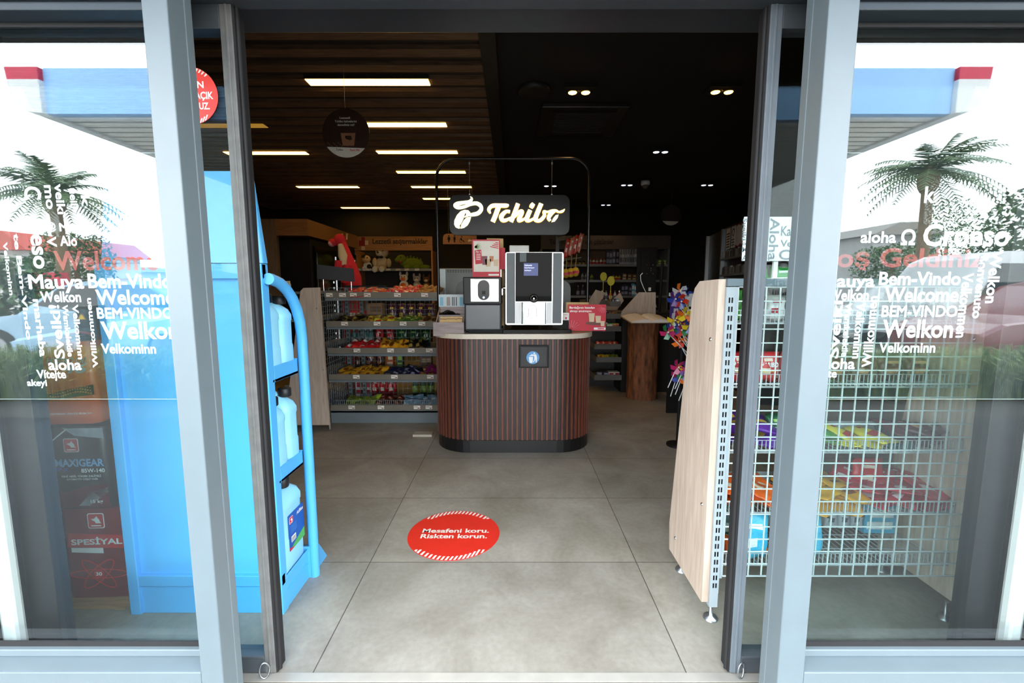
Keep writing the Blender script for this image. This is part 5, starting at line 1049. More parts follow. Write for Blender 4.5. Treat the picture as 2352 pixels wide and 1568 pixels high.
shelf_goods('bottle', 'navy', 1322, 1344, 2, 26, 8, 'on the lower shelf beside the arch'); shelf_goods('box', 'navy', 1424, 1450, 2, 26, 8, 'on the lower shelf of the product wall'); shelf_goods('box', 'cyan', 1450, 1462, 2, 28, 7, 'on the lower shelf of the product wall')
# hanging packs beside the arch
HR = thing('hook_rack', 'black hook rack behind the coffee machine with hanging packs', 'rack', (P(1300, 600, 5.2).x, 5.3, 0)); hy = 5.2
xk = P(1282, 600, hy).x; MB().box(xk - .02, xk + .02, hy + .1, hy + .14, 0, P(1282, 540, hy).z).build('post', anthracite, HR)
MB().box(xk - .25, xk + .25, hy, hy + .3, 0, .03).build('base', anthracite, HR)
for py in (545, 594, 648):
    for k in range(4):
        a, b = P(1282, py + k * 2, hy), P(1300 + 12 * k, py - 3, hy); MB().tube([(a.x, hy + .1, a.z), (b.x, hy, b.z)], .004, 6).build('hook', steel, HR)
for k in range(4):
    px = 1302 + 10 * k; p = P(px, 570 - 4 * k, hy); a = P(px + 2, 545 - 4 * k, hy)
    o = good('pouch', (190, 44, 40) if k % 2 == 0 else (200, 120, 100), (226, 220, 214), (p.x, hy - .01, p.z), (.05, .22, .03), (R(90), R(12), 0), 'slim red and white pack hanging from the upper hooks beside the arch', 'hanging red packs beside the arch', 'hanging_pack', 'hanging pack')
for k in range(3):
    p = P(1300 + 11 * k, 628 - 2 * k, hy); t = thing('yellow_egg_pack', 'yellow round pack hanging from the middle hooks beside the arch', 'hanging pack', p, 'yellow hanging packs beside the arch')
    MB().ball((p.x, hy, p.z), (.045, .04, .055), 0, 12, 8).build('egg', M('egg_yellow', (212, 178, 50), rough=.4), t); MB().box(p.x - .035, p.x + .035, hy - .043, hy - .035, p.z - .02, p.z + .01).build('label', red_m, t); MB().tube([(p.x, hy, p.z + .05), (p.x + .01, hy, p.z + .2)], .006, 6).build('strap', M('strap_tan', (150, 110, 60)), t)

# ---------------------------------------------------------------- cash desk, candy rack, stump with open book
dy = 5.55; desk_m = M('black_desk_panel', (22, 22, 24), rough=.5, var=.08, spec=.3)
DK = thing('cash_desk', 'black cash desk behind the tree trunk pedestal', 'desk', (2.0, 5.9, 0)); xl_ = P(1428, 800, dy).x
MB().box(xl_, 2.5, dy, dy + .7, 0, .96).build('front_panel', desk_m, DK, bevel=.004); MB().box(xl_ - .01, 2.52, dy + .1, dy + .75, .96, 1.0).build('worktop', M('desk_top_dark', (40, 38, 37), rough=.3), DK)
WD = thing('oak_divider', 'slanted oak divider board on the cash desk edge', 'divider', (P(1460, 700, dy).x, dy, .96))
q = [(1425, 727), (1427, 715), (1467, 671), (1505, 671), (1505, 728)]
mb = MB(); pprism(mb, q, dy + .02, .02); mb.build('board', oak, WD)
CR = thing('candy_rack', 'stepped checkout candy rack beside the cash desk', 'rack', (1.1, 5.6, 0)); candy = []
xr_ = xl_ - .005
MB().box(.95, xr_, dy + .36, dy + .7, 0, 1.0).build('back_board', M('candy_back', (38, 38, 40), rough=.5), CR)
for i, (pyl, x0p) in enumerate(((869, 1366), (828, 1370), (798, 1366), (757, 1388), (728, 1395), (700, 1402))):
    yy = dy - .05 + .03 * i; z = P(1400, pyl, yy).z; x0 = P(x0p, pyl, yy).x
    mb = MB(); mb.box(x0, xr_, yy, dy + .36, z - .015, z); mb.box(x0, xr_, yy - .004, yy + .002, z - .02, z + .045); mb.box(x0 - .003, x0 + .003, yy, dy + .36, z - .02, z + .045)
    mb.build('tray', M('candy_tray', (104, 104, 104), rough=.3), CR)
    cols = [('navy', 'white'), ('yellow', 'lime'), ('pink-red', 'red'), ('bright green', 'yellow'), ('purple', 'tan'), ('navy', 'cyan')][i]
    n = 4
    for k in range(n):
        c = cols[k * len(cols) // n]; xx = x0 + .04 + (xr_ - x0 - .06) * (k + .5) / n
        good('box' if i in (0, 3, 5) else 'bag', *COLR[c], (xx, yy + .1, z + (.004 if i in (0, 3, 5) else .03)), ((xr_ - x0) / n * .8, .12, .07) if i in (0, 3, 5) else ((xr_ - x0) / n * .95, .14, .05), (0 if i in (0, 3, 5) else .4, 0, random.uniform(-.2, .2)), f'{c} sweets pack on the {("lowest", "second lowest", "third lowest", "fourth lowest", "second highest", "highest")[i]} tray of the candy rack', f'{c} sweets on the candy rack tray {ORD[i]}', 'sweets_pack', 'sweets pack')
for lab, q, Yq in (('sloped oak side board of the rear candy counter, nearer the arch', [(1350, 700), (1352, 690), (1368, 665), (1390, 672), (1372, 703)], 6.33), ('sloped oak side board of the rear candy counter, nearer the monitor', [(1390, 712), (1393, 700), (1424, 672), (1432, 690), (1410, 720)], 6.3)):
    mb = MB(); pprism(mb, q, Yq, .02); tag(mb.build('sloped_board', oak), lab, 'side board')
    p = P(q[0][0], q[0][1], Yq)
CK = thing('rear_candy_counter', 'dark counter carrying the sloped oak boards behind the arch', 'counter', (1.3, 6.4, 0))
MB().box(P(1345, 720, 6.35).x, P(1430, 720, 6.35).x, 6.35, 6.9, 0, .88).build('body', desk_m, CK); MB().box(P(1345, 690, 6.35).x, P(1420, 690, 6.35).x, 6.35, 6.9, .88, P(1400, 690, 6.3).z).build('upper_tray', M('candy_tray', (104, 104, 104)), CK)
zc = P(1400, 690, 6.3).z
for k in range(6): good('bottle', *COLR['red' if k % 2 else 'silver'], (P(1372 + 10 * k, 690, 6.4).x, 6.4, zc), (.045, .045, .14), (0, 0, k), 'small red or silver bottle standing on the rear candy counter', 'small bottles on the rear candy counter')
for k, px in enumerate((1403, 1386)):
    p = P(px, 645 - 10 * k, 6.25 + .5 * k); t = thing('yellow_sign', ('oval yellow sign standing on the rear candy counter', 'round yellow sign half hidden behind the oval one')[k], 'sign', (p.x, p.y, zc))
    mb = MB(); mb.prism([(.05 * math.cos(i * .3), .065 * math.sin(i * .3)) for i in range(21)], p, X1, Z1, .012); mb.build('face', M('sign_yellow', (206, 196, 30), rough=.4), t); MB().tube([p, (p.x, p.y, zc)], .006, 6).build('stem', M('sign_yellow', (206, 196, 30)), t)
MN = thing('monitor', 'black monitor seen from behind with white cable on the desk', 'monitor', (P(1486, 620, 5.7).x, 5.7, 1.0))
p0, p1 = P(1462, 672, 5.7), P(1510, 567, 5.7)
MB().box(p0.x, p1.x, 5.7, 5.74, p0.z, p1.z).box(p0.x + .05, p1.x - .08, 5.685, 5.7, p0.z + .2, p1.z - .06).build('rear_shell', M('monitor_black', (11, 11, 12), rough=.5, spec=.2), MN, bevel=.004)
MB().tube([P(1476, 627, 5.68), P(1471, 632, 5.67), P(1472, 645, 5.67), P(1478, 660, 5.67), P(1484, 672, 5.67), P(1503, 690, 5.66), P(1508, 706, 5.66)], .005, 6).build('cable', white_m, MN)
mb = MB()
for px, py in ((1486, 608), (1500, 608), (1489, 615), (1495, 616), (1486, 628), (1500, 628), (1495, 621)): mb.ball(P(px, py, 5.683), .006, 0, 6, 4)
mb.build('screws', chrome, MN); MB().box(p0.x + .1, p0.x + .16, 5.72, 5.78, 1.0, p0.z + .02).build('stand', black, MN); MB().box(P(1489, 665, 5.7).x, P(1494, 665, 5.7).x, 5.68, 5.7, P(1490, 668, 5.7).z, P(1490, 660, 5.7).z).build('sticker', white_m, MN)
PLm = thing('display_pole', 'thin black pole standing behind the open book', 'pole', (P(1515, 700, 5.75).x, 5.75, .0)); a, b = P(1514, 712, 5.75), P(1522, 600, 5.75)
MB().tube([(a.x, 5.75, 0), (a.x, 5.75, a.z), (b.x, 5.75, b.z)], .018, 10).build('tube', black, PLm)
ST = thing('trunk_pedestal', 'brown tree trunk pedestal with rough bark', 'pedestal', (1.555, 5.28, 0))
def bark():
    m = M('tree_bark', (112, 66, 38), rough=.75, var=.75, scale=9, stretch=(3.0, 3.0, .7), bump=1.0); return m
mb = MB(); rnd = random.Random(3); n = 40; prof = [random.Random(5 + k).uniform(-.012, .012) for k in range(n)]; v = []; f = []
zt_ = P(1480, 737, 5.12).z
for j in range(9):
    z = zt_ * j / 8; r_ = .172 + .004 * math.cos(j * 1.7)
    for k in range(n): t_ = 2 * math.pi * k / n; rr2 = r_ + prof[k] * (1 + .3 * math.sin(j * 1.3 + k)) ; v.append((1.555 + rr2 * math.cos(t_), 5.28 + rr2 * math.sin(t_), z))
for j in range(8):
    for k in range(n): k2 = (k + 1) % n; f.append((j * n + k, j * n + k2, (j + 1) * n + k2, (j + 1) * n + k))
mb.add(v, f, 0, True); mb.add(v[-n:], [tuple(range(n))], 1); mb.build('trunk', [bark(), M('cut_wood', (150, 104, 66), rough=.7, var=.2)], ST)
BK = thing('open_book', 'open white guest book lying on the tree trunk pedestal', 'book', (1.545, 5.15, zt_))
bz = zt_ + .006
c0 = (1.555, 5.02)
T = Matrix.Translation((1.555, 5.2, bz)) @ Matrix.Rotation(.12, 4, 'Z') @ Matrix.Rotation(.16, 4, 'X')
mb = MB(); mb.box(-.25, .25, -.17, .17, 0, .006, 0, T); mb.build('cover', M('book_cover', (150, 134, 112), rough=.6), BK)
for sg in (-1, 1):
    prof = [(0, .012), (.03, .034), (.08, .042), (.16, .034), (.235, .014)]; mb = MB(); v = []; f = []
    for x, z in prof:
        for y in (-.16, .16): v += [(sg * x, y, .006), (sg * x, y, z + .004)]
    for i in range(4):
        a = i * 4; f += [(a + 1, a + 5, a + 7, a + 3), (a, a + 4, a + 5, a + 1), (a + 2, a + 3, a + 7, a + 6)]
    f += [(16, 18, 19, 17)]
    mb.add(v, f if sg < 0 else [q[::-1] for q in f], 0, False, T); mb.build('page_block', M('book_paper', (248, 247, 244), rough=.8, var=.01), BK)

# ---------------------------------------------------------------- pinwheels and purple poster
PW = thing('pinwheel_stand', 'dark stand full of toy pinwheels beside the grid rack end panel', 'stand', (1.28, 3.55, 0)); pwx, pwy = 1.38, 3.62
MB().lathe([(.09, 0), (.09, .015), (.03, .025)], (pwx, pwy, 0), 20).build('base', black, PW); MB().tube([(pwx, pwy, .02), (pwx, pwy, 1.3)], .015, 8).build('pole', black, PW)
for py, px0, px1 in ((716, 1578, 1612), (862, 1570, 1600)): 
    a, b = P(px0, py + 8, 3.55), P(px1, py - 6, 3.55); MB().box(a.x, b.x, 3.5, 3.56, a.z, b.z).build('price_plate', white_m, PW)
for py, nm in ((690, 'clear_holder'), (850, 'clear_holder')):
    a, b = P(1582, py + 14, 3.56), P(1612, py - 16, 3.56); MB().box(a.x, b.x, 3.56, 3.62, a.z, b.z).build(nm, M('clear_holder_plastic', (190, 194, 192), rough=.2), PW)
pet = [M('foil_' + n, c, rough=.3, spec=.7) for n, c in (('red', (214, 50, 30)), ('orange', (232, 116, 30)), ('yellow', (226, 200, 40)), ('green', (40, 130, 70)), ('blue', (40, 60, 150)), ('purple', (96, 44, 128)), ('magenta', (190, 40, 100)), ('silver', (190, 196, 206)))]
spots = [(1549, 686, 4, 30), (1560, 668, 7, 10), (1572, 676, 4, 60), (1562, 692, 0, 50), (1548, 735, 2, 10), (1560, 728, 0, 40), (1572, 722, 2, 70), (1556, 745, 5, 20), (1572, 742, 1, 0), (1582, 748, 2, 30), (1563, 757, 0, 80), (1580, 760, 1, 50), (1532, 762, 6, 30), (1546, 752, 4, 0), (1558, 782, 1, 60), (1556, 842, 6, 20), (1570, 858, 3, 40), (1556, 862, 4, 70), (1572, 845, 2, 0), (1578, 872, 1, 30)]
where = ['top cluster', 'middle cluster', 'low cluster']
for i, (px, py, ci, rt) in enumerate(spots):
    yy = 3.5 + .04 * (i % 3); p = P(px, py, yy); cl = 0 if py < 700 else 1 if py < 800 else 2; nmc = ['red', 'orange', 'yellow', 'green', 'blue', 'purple', 'magenta', 'silver'][ci]
    t = thing('pinwheel', f'{nmc} toy pinwheel in the {where[cl]} of the pinwheel stand', 'pinwheel', p, f'{nmc} pinwheels in the {where[cl]}')
    mb = MB(); rr3 = .062
    for k in range(5):
        a0 = R(rt + 72 * k); c1 = lambda a, r__, d: p + Vector((r__ * math.cos(a), -d, r__ * math.sin(a)))
        mb.add([p - Y1 * .006, c1(a0, rr3, .004), c1(a0 + .55, rr3 * .98, .022), c1(a0 + 1.0, rr3 * .62, .026), c1(a0 + .5, rr3 * .3, .03)], [(0, 1, 2), (0, 2, 3), (0, 3, 4)], k % 2)
    mb.ball(p - Y1 * .03, .007, 2, 8, 6)
    mb.build('vane', [pet[ci], pet[(ci + 1 + i) % 8], white_m], t)
    base = P(1590, py + (60 if cl < 2 else 50), 3.6); 
    if cl == 2: base = P(px - 22 + 3 * (i % 3), py + 48, yy)
    MB().tube([p + Y1 * .004, base], .0035, 6).build('stick', white_m, t)
PP = thing('purple_poster', 'purple poster board beside the pinwheels', 'poster', (P(1555, 740, 4.6).x, 4.6, 0))
mb = MB(); prect(mb, 1536, 672, 1578, 760, 4.6, .01, 0); prect(mb, 1536, 672, 1560, 680, 4.59, .001, 1); prect(mb, 1547, 708, 1558, 722, 4.59, .001, 1); ptext(mb, '3 AL', 1559, 698, 1574, 705, 4.588, 2); prect(mb, 1543, 686, 1558, 688, 4.59, .001, 2); prect(mb, 1543, 695, 1556, 696, 4.59, .001, 2)
mb.build('sheet', [M('poster_purple', (66, 44, 130), rough=.5, var=.15), M('poster_pale', (190, 200, 216)), M('poster_mint', (130, 190, 160))], PP)
MB().box(P(1540, 700, 4.62).x, P(1574, 700, 4.62).x, 4.6, 4.63, 0, P(1550, 755, 4.6).z).build('stand', black, PP)

# ---------------------------------------------------------------- cigarette cabinet along the wall
cgA, cgB = Vector((3.16, 7.4)), Vector((2.72, 4.95)); ln = (cgB - cgA).length; dirv = (cgB - cgA) / ln
CG = thing('cigarette_cabinet', 'tall black glass fronted cigarette cabinet with notices on top', 'cabinet', (cgA.x, cgA.y, 0))
U3, N3 = Vector((dirv.x, dirv.y, 0)), Vector((dirv.x, dirv.y, 0)).cross(Z1)
O3 = Vector((cgA.x, cgA.y, 0)); to3 = lambda u, z, d=0: O3 + U3 * u + Z1 * z + N3 * d
mb = MB(); mb.prism([(0, 0), (ln, 0), (ln, 2.17), (0, 2.13)], O3 - N3 * .4, U3, Z1, .38); mb.build('carcass', M('cabinet_black', (20, 20, 21), rough=.5), CG)
for u in (0, ln * .36, ln - .05):
    mb = MB(); mb.prism([(u, 0), (u + .05, 0), (u + .05, 2.13), (u, 2.13)], O3 - N3 * .02, U3, Z1, .05); mb.build('upright', steel, CG)
pack_m = [M('pack_' + n, c, rough=.4, var=.2) for n, c in (('grey', (110, 110, 112)), ('dark', (60, 58, 60)), ('pale', (150, 148, 146)))]
for i in range(3):
    z = 1.26 + .22 * i; mb = MB(); mb.prism([(ln * .38, z - .015), (ln - .05, z - .015), (ln - .05, z + .01), (ln * .38, z + .01)], O3 - N3 * .02, U3, Z1, .06); sh = mb.build('shelf', shelfgrey, CG)
    mb = MB(); k = 0; u = ln * .40
    while u < ln - .12: mb.prism([(u, z + .012), (u + .05, z + .012), (u + .05, z + .012 + random.choice((.09, .1, .11))), (u, z + .1)], O3 - N3 * .015, U3, Z1, .03, random.randrange(3)); u += .056
    pk = mb.build('packs', pack_m, sh); pk['kind'] = 'stuff'
notice = M('notice_white', (206, 206, 202), rough=.7); ink_m = M('notice_ink', (40, 40, 44), rough=.7)
for u0, u1, kind in ((.44, .51, 'lines'), (.53, .60, 'nosmoke'), (.61, .69, 'hex'), (.69, .77, 'hex'), (.79, .93, 'text')):
    a, b = ln * u0, ln * u1; mb = MB(); z0, z1 = 1.83, 2.11
    if kind == 'hex': mb.prism([(a, z0), (b, z0), (b, z1), (a, z1)], O3 + N3 * .005, U3, Z1, .004, 2); mb.prism([(a + .01, z0 + .03), ((a + b) / 2, z0 + .005), (b - .01, z0 + .03), (b - .01, z1 - .03), ((a + b) / 2, z1 - .005), (a + .01, z1 - .03)], O3 + N3 * .0095, U3, Z1, .002, 0)
    else: mb.prism([(a, z0), (b, z0), (b, z1), (a, z1)], O3 + N3 * .005, U3, Z1, .004, 0)
    if kind == 'text':
        for s, zz in (('YETKİLİ SATICI', 1.99), ('KartKart Kabul', 1.93), ('DAHİLDİR', 1.86)): mb.text(s, to3(a + .03, zz, .0105), U3, Z1, (b - a) * .8, .035, 1)
    elif kind == 'nosmoke':
        for i in range(18):
            t0, t1 = R(20 * i), R(20 * i + 20); m_ = (a + b) / 2; mb.prism([(m_ + r__ * math.cos(t), 2.03 + r__ * math.sin(t)) for r__, t in ((.05, t0), (.05, t1), (.036, t1), (.036, t0))], O3 + N3 * .0095, U3, Z1, .001, 1)
        for i in range(3): mb.prism([(a + .02, 1.86 + .035 * i), (b - .02, 1.86 + .035 * i), (b - .02, 1.872 + .035 * i), (a + .02, 1.872 + .035 * i)], O3 + N3 * .0095, U3, Z1, .001, 1)
    else:
        for i in range(6): mb.prism([(a + .015, 1.85 + .035 * i), (b - .015, 1.85 + .035 * i), (b - .015, 1.868 + .035 * i), (a + .015, 1.868 + .035 * i)], O3 + N3 * .0095, U3, Z1, .001, 1)
    mb.build('notice', [notice, ink_m, M('notice_red', (130, 24, 36))], CG)
# ---------------------------------------------------------------- the forecourt outside, seen mirrored in the panes
MIRR = 2 * 1.245
def VP(px, py, Yv):   # point of the forecourt whose mirror image the glass shows at this photo pixel
    p = P(px, py, Yv); return Vector((p.x, MIRR - Yv, p.z))
tag(MB().box(-60, 60, -70, -3.7, -.12, -.006).build('forecourt', M('forecourt_concrete', (150, 148, 143), rough=.85, var=.12, scale=2)), kind='structure')
tag(MB().box(-60, 60, -3.7, 1.15, -.12, -.005).build('pavement', M('forecourt_paving', (62, 62, 61), rough=.85, var=.12, scale=2)), kind='structure')
cyn = MIRR - 9.0; cx0_, cx1_ = -9.35, 8.85; cz0, cz1 = 4.6, 5.42
CN = thing('station_canopy', 'blue and white forecourt canopy mirrored high in both glass panes', 'canopy', (0, cyn - 6, 0))
cblue = M('canopy_blue', (130, 172, 216), rough=.45, var=.04); cwhite = M('canopy_white', (214, 218, 220), rough=.5, var=.03)
MB().box(cx0_ + .5, cx1_ - .5, cyn - .15, cyn, cz0, cz1).build('fascia', cblue, CN)
MB().box(cx0_ + .2, cx1_ - .2, cyn - 12, cyn - .15, cz1 - .15, cz1).build('roof_deck', cwhite, CN)
mb = MB(); mb.box(cx0_ + .3, cx1_ - .3, cyn - 12, cyn - .15, cz0 + .03, cz0 + .1, 0)
for i in range(40): mb.box(cx0_ + .3, cx1_ - .3, cyn - .2 - .3 * i - .03, cyn - .2 - .3 * i, cz0 + .02, cz0 + .035, 1)
mb.build('soffit', [M('canopy_soffit', (238, 236, 230), rough=.6), M('soffit_joint', (150, 150, 146))], CN)
for x, sg in ((cx0_, -1), (cx1_, 1)):
    q = [(0, 0), (.28, .03), (.44, .14), (.55, .32), (.6, .56), (.6, .60), (0, .60)]; q2 = [(0, .6), (.6, .6), (.62, .82), (0, .82)]
    ox = x - sg * .5
    mb = MB()
    for poly_, m in ((q, 0), (q2, 1)):
        pp = [(sg * a, b) for a, b in poly_]; mb.prism(pp, (ox, cyn + .1, cz0 - .02), X1, Z1, 0.0001, m); mb.prism(pp, (ox, cyn - 12, cz0 - .02), X1, Z1, -12.1 if False else .0001, m)
        v = [(ox + a, y, cz0 - .02 + b) for y in (cyn + .1, cyn - 12) for a, b in pp]; n = len(pp); mb.add(v, [(i, (i + 1) % n, n + (i + 1) % n, n + i) for i in range(n)], m)
    mb.build('edge_trim', [cwhite, M('canopy_red', (170, 40, 66), rough=.45)], CN)
for x in (-3.2, 3.2): MB().box(x - .2, x + .2, cyn - 6.4, cyn - 6.0, 0, cz0 + .05).build('column', cwhite, CN)
leafg = [M('palm_leaf', (70, 92, 52), rough=.6, var=.3), M('tree_leaf', (66, 92, 46), rough=.7, var=.4, scale=3), M('grass_leaf', (92, 112, 60), rough=.7, var=.4, scale=5)]
trunk_m = M('palm_trunk', (120, 100, 78), rough=.9, var=.3, scale=20)
def palm(label, px, py, Yv, hgt_r, seed):
    c = VP(px, py, Yv); rnd = random.Random(seed); t = thing('palm_tree', label, 'palm tree', (c.x, c.y, 0))
    mb = MB(); mb.tube([(c.x, c.y, 0), (c.x + .05, c.y, c.z * .5), (c.x, c.y, c.z)], [.24, .17, .16], 12); mb.ball((c.x, c.y, c.z - .25), (.3, .3, .5), 0); mb.build('trunk', trunk_m, t)
    mb = MB()
    for k in range(44):
        az = 2 * math.pi * k / 44 * 3.3 + rnd.uniform(-.2, .2); el = rnd.uniform(-.1, 1.25); L_ = hgt_r * rnd.uniform(.8, 1.1); pts = []
        for i in range(11):
            s_ = i / 10; x = L_ * s_ * math.cos(el) ; z = L_ * (s_ * math.sin(el) - .55 * s_ * s_ * (1.1 - .4 * math.sin(el)))
            pts.append(Vector((c.x + x * math.cos(az), c.y + x * math.sin(az), c.z + z)))
        mb.tube(pts, [.02 * (1 - .08 * i) for i in range(11)], 4, 0, False)
        for i in range(1, 10):
            for h in (0, .5):
                p = pts[i].lerp(pts[i + 1], h); d = (pts[i + 1] - pts[i]).normalized(); sd = d.cross(Z1).normalized(); ll = .42 * math.sin(math.pi * min(1, (i + h) / 10.5) ** .7) + .08
                for sg in (-1, 1):
                    e = p + sd * sg * ll * .8 + d * ll * .55 - Z1 * ll * rnd.uniform(.1, .5); w_ = d * .034; mb.add([p - w_, p + w_, e], [(0, 1, 2)])
    mb.build('fronds', leafg[0], t)
palm('palm tree mirrored in the glass pane with red Welcome', 122, 445, 15, 2.0, 4)
palm('palm tree mirrored in the glass pane with red Geldiniz', 2135, 395, 15, 2.2, 9)
def tree(label, px, py, Yv, rx, rz, seed, n=3200, base=None):
    c = VP(px, py, Yv); rnd = random.Random(seed); t = thing('leafy_tree', label, 'tree', (c.x, c.y, 0)); mb = MB()
    for i in range(n):
        while True:
            a = Vector((rnd.uniform(-1, 1), rnd.uniform(-1, 1), rnd.uniform(-1, 1)))
            if .35 < a.length < 1 + .12 * math.sin(5 * a.x + seed) * math.cos(4 * a.z): break
        p = c + Vector((a.x * rx, a.y * rx, a.z * rz)); u = Vector((rnd.gauss(0, 1), rnd.gauss(0, 1), rnd.gauss(0, 1))).normalized(); w_ = u.cross(Z1).normalized(); s_ = rnd.uniform(.04, .1)
        mb.add([p - u * s_, p + w_ * s_ * .6, p + u * s_, p - w_ * s_ * .6], [(0, 1, 2, 3)])
    mb.build('crown', leafg[1], t); MB().tube([(c.x, c.y, 0), (c.x, c.y, c.z)], [.14, .08], 8).build('trunk', trunk_m, t)
tree('bushy tree mirrored behind the red word Welcome', 175, 610, 17.5, 1.3, 1.35, 1, 3800)
tree('dark shrub tree mirrored at the edge of the pane with red Welcome', 5, 690, 9.5, 1.0, 1.0, 2)
tree('bushy tree mirrored behind the red word Geldiniz', 2050, 610, 20, 1.6, 1.0, 3)
tree('conifer like tree mirrored beside the palm trunk', 2175, 560, 24, 1.5, 2.4, 5)
tree('dark tree mirrored at the outer edge of the pane with red Geldiniz', 2365, 565, 11.2, 1.0, 1.4, 6)
# planting strips of ornamental grass either side
for sg, nm in ((-1, 'ornamental_grass'), (1, 'ornamental_grass')):
    rnd = random.Random(20 + sg); mb = MB()
    for i in range(2600):
        x = sg * rnd.uniform(3.6, 7.4); y = rnd.uniform(-3.15, -2.6); h = rnd.uniform(.25, .62); a = rnd.uniform(0, 6.28); l_ = rnd.uniform(.08, .34)
        p = Vector((x, y, 0)); m_ = p + Vector((l_ * .4 * math.cos(a), l_ * .4 * math.sin(a), h)); e = p + Vector((l_ * 1.3 * math.cos(a), l_ * 1.3 * math.sin(a), h * rnd.uniform(.75, 1.0))); w_ = Vector((-math.sin(a), math.cos(a), 0)) * .006
        mb.add([p - w_, p + w_, m_ + w_, m_ - w_, e], [(0, 1, 2, 3), (3, 2, 4)])
    tag(mb.build('ornamental_grass', leafg[2]), 'strip of green ornamental grass mirrored low in the pane with red ' + ('Welcome' if sg < 0 else 'Geldiniz'), 'grass', kind='stuff')
# vehicles
tyre, car_glass = M('tyre_rubber', (24, 24, 25), rough=.8), M('car_window', (34, 40, 46), rough=.06, spec=1)
def vehicle(name, label, cat, x, y, L_, W_, prof, glassq, rgb, wh=.32, rot=0):
    t = thing(name, label, cat, (0, 0, 0)); paint = M('paint_%d_%d_%d' % rgb, rgb, rough=.25, var=.02, coat=.6)
    mb = MB(); rings = []
    for k, ins in ((-1, .12), (-.86, .0), (.86, .0), (1, .12)):
        rings.append([(a * L_, k * W_ / 2 * (1 if b < .95 else .86), b - (ins * .3 if b > .5 else 0)) for a, b in prof])
    n = len(prof); v = [p for r__ in rings for p in r__]; f = []
    for i in range(3):
        for k in range(n): k2 = (k + 1) % n; f.append((i * n + k, i * n + k2, (i + 1) * n + k2, (i + 1) * n + k))
    f += [tuple(range(n)), tuple(range(4 * n - 1, 3 * n - 1, -1))]; mb.add(v, f, 0); mb.build('body', paint, t, bevel=.03)
    for q in glassq:
        for sg in (-1, 1):
            mb = MB(); mb.add([(a * L_, sg * (W_ / 2 * .94 + .012), b) for a, b in q], [tuple(range(len(q)))]); mb.add([(a * L_, sg * (W_ / 2 * .94), b) for a, b in q], [tuple(range(len(q)))]); mb.build('window', car_glass, t)
    for a in (-.31, .31):
        for sg in (-1, 1):
            T = Matrix.Translation((a * L_, sg * (W_ / 2 - .1), wh)) @ Matrix.Rotation(R(90), 4, 'X'); mb = MB(); mb.lathe([(wh * .6, -.11), (wh, -.09), (wh, .09), (wh * .6, .11)], n=20, m=0, T=T); mb.lathe([(wh * .58, -.112), (wh * .58, .112)], n=16, m=1, T=T); mb.build('wheel', [tyre, steel], t)
    t.location = (x, y, 0); t.rotation_euler.z = R(rot); return t
van_p = [(-.5, .35), (-.5, 1.0), (-.47, 1.15), (-.36, 1.85), (-.3, 1.98), (.47, 2.0), (.5, 1.8), (.5, .35)]
car_p = [(-.5, .3), (-.5, .62), (-.42, .78), (-.22, .88), (-.08, 1.34), (.02, 1.42), (.26, 1.42), (.42, .98), (.5, .9), (.5, .3)]
p = VP(2255, 760, 9.1); vehicle('van', 'white van mirrored in the pane with red Geldiniz', 'van', p.x + .9, p.y, 4.9, 1.9, van_p, [[(-.40, 1.15), (-.33, 1.75), (-.2, 1.75), (-.2, 1.15)], [(-.16, 1.15), (-.16, 1.75), (.1, 1.75), (.1, 1.15)], [(.14, 1.15), (.14, 1.75), (.44, 1.75), (.44, 1.15)]], (196, 202, 206))
p = VP(2080, 760, 11.2); vehicle('car', 'pale silver car mirrored beside the white van', 'car', p.x, p.y, 4.1, 1.75, car_p, [[(-.19, .92), (-.06, 1.32), (.08, 1.36), (.08, .92)], [(.1, .92), (.1, 1.36), (.25, 1.36), (.37, 1.0)]], (176, 186, 192), rot=4)
p = VP(300, 740, 8.3); vehicle('car', 'pale blue car mirrored in the pane with red Welcome', 'car', p.x - .2, p.y, 4.2, 1.75, car_p, [[(-.19, .92), (-.06, 1.32), (.08, 1.36), (.08, .92)], [(.1, .92), (.1, 1.36), (.25, 1.36), (.37, 1.0)]], (150, 182, 206), rot=-4)
p = VP(2290, 830, 7.15); vehicle('car', 'dark red car mirrored low at the outer edge of the pane', 'car', p.x + 1.0, p.y, 4.0, 1.75, car_p, [[(-.19, .92), (-.06, 1.32), (.08, 1.36), (.08, .92)], [(.1, .92), (.1, 1.36), (.25, 1.36), (.37, 1.0)]], (104, 34, 40), rot=3)
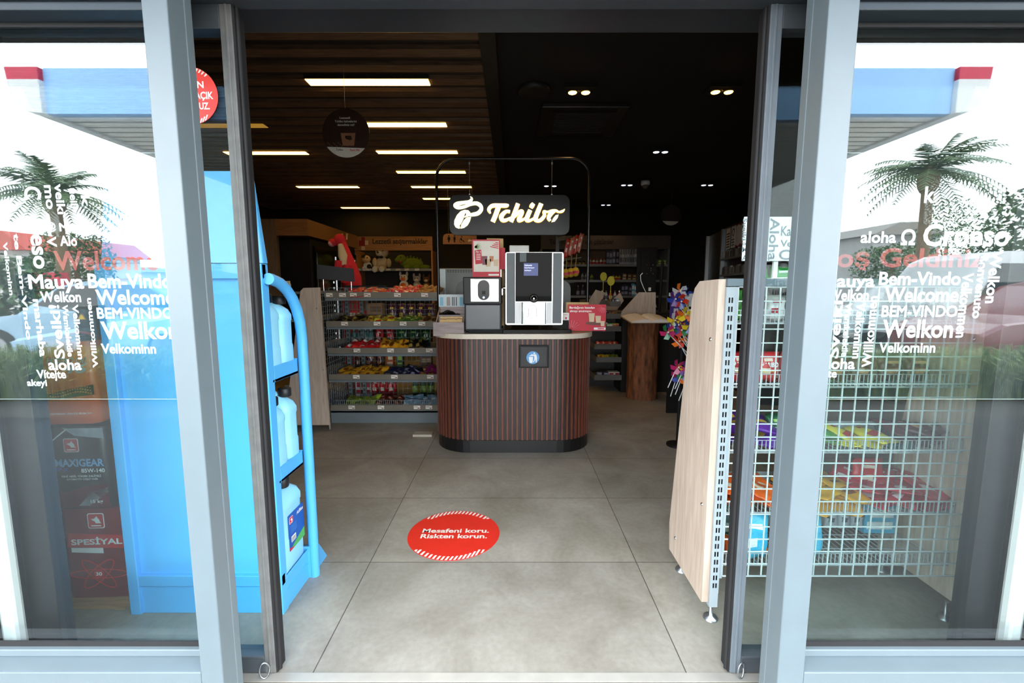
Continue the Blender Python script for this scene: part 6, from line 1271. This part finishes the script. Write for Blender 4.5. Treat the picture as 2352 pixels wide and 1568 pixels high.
p = VP(118, 660, 11.6); TS = thing('totem_sign', 'red and white station totem sign mirrored in front of the bushy tree', 'sign', (p.x, p.y, 0))
MB().box(p.x - .35, p.x + .35, p.y - .12, p.y + .12, .0, 1.7).build('panel', M('totem_red', (196, 40, 70), rough=.4), TS); MB().box(p.x - .3, p.x + .3, p.y + .12, p.y + .13, .3, .8).build('white_field', white_m, TS)
for i, px in enumerate((196, 214)):
    p = VP(px, 690, 6.5 + .3 * i); t = thing('bollard', ('dark grey bollard mirrored beside the word Mauya', 'dark grey bollard mirrored behind the word Bem-Vindo')[i], 'bollard', (p.x, p.y, 0))
    MB().box(p.x - .09, p.x + .09, p.y - .09, p.y + .09, 0, 1.05).build('post', anthracite, t, bevel=.01); MB().prism([(-.05, 0), (.05, 0), (0, .08)], (p.x, p.y + .092, .86), -X1, Z1, .002).build('arrow', M('bollard_yellow', (220, 180, 40)), t)
def house(label, px0, px1, pyt, Yv, rgb, roof_rgb, gable=.8):
    a, b = VP(px0, pyt, Yv), VP(px1, pyt, Yv); t = thing('house', label, 'house', ((a.x + b.x) / 2, a.y - 3, 0)); x0, x1 = sorted((a.x, b.x)); z = a.z
    MB().box(x0, x1, a.y - 6, a.y, 0, z).build('wall', M('house_%d' % rgb[0], rgb, rough=.8), t)
    MB().prism([(x0 - .4, z), (x1 + .4, z), ((x0 + x1) / 2 + .8, z + gable), ((x0 + x1) / 2 - .8, z + gable)], (0, a.y + .4, 0), X1, Z1, 6.8).build('roof', M('roof_%d' % roof_rgb[0], roof_rgb, rough=.8), t)
    for k in range(2): xx = x0 + (x1 - x0) * (.3 + .4 * k); MB().box(xx - .45, xx + .45, a.y, a.y + .03, z * .35, z * .7).build('window', car_glass, t)
house('grey house with low roof mirrored above the red word Geldiniz', 2008, 2160, 540, 30, (150, 150, 150), (120, 116, 112))
house('pale house with red roof mirrored at the edge of the pane with red Welcome', -80, 62, 575, 20, (206, 204, 200), (170, 70, 56))
house('long low white building mirrored behind the pale blue car', 250, 420, 625, 30, (190, 196, 200), (150, 156, 160), .3)
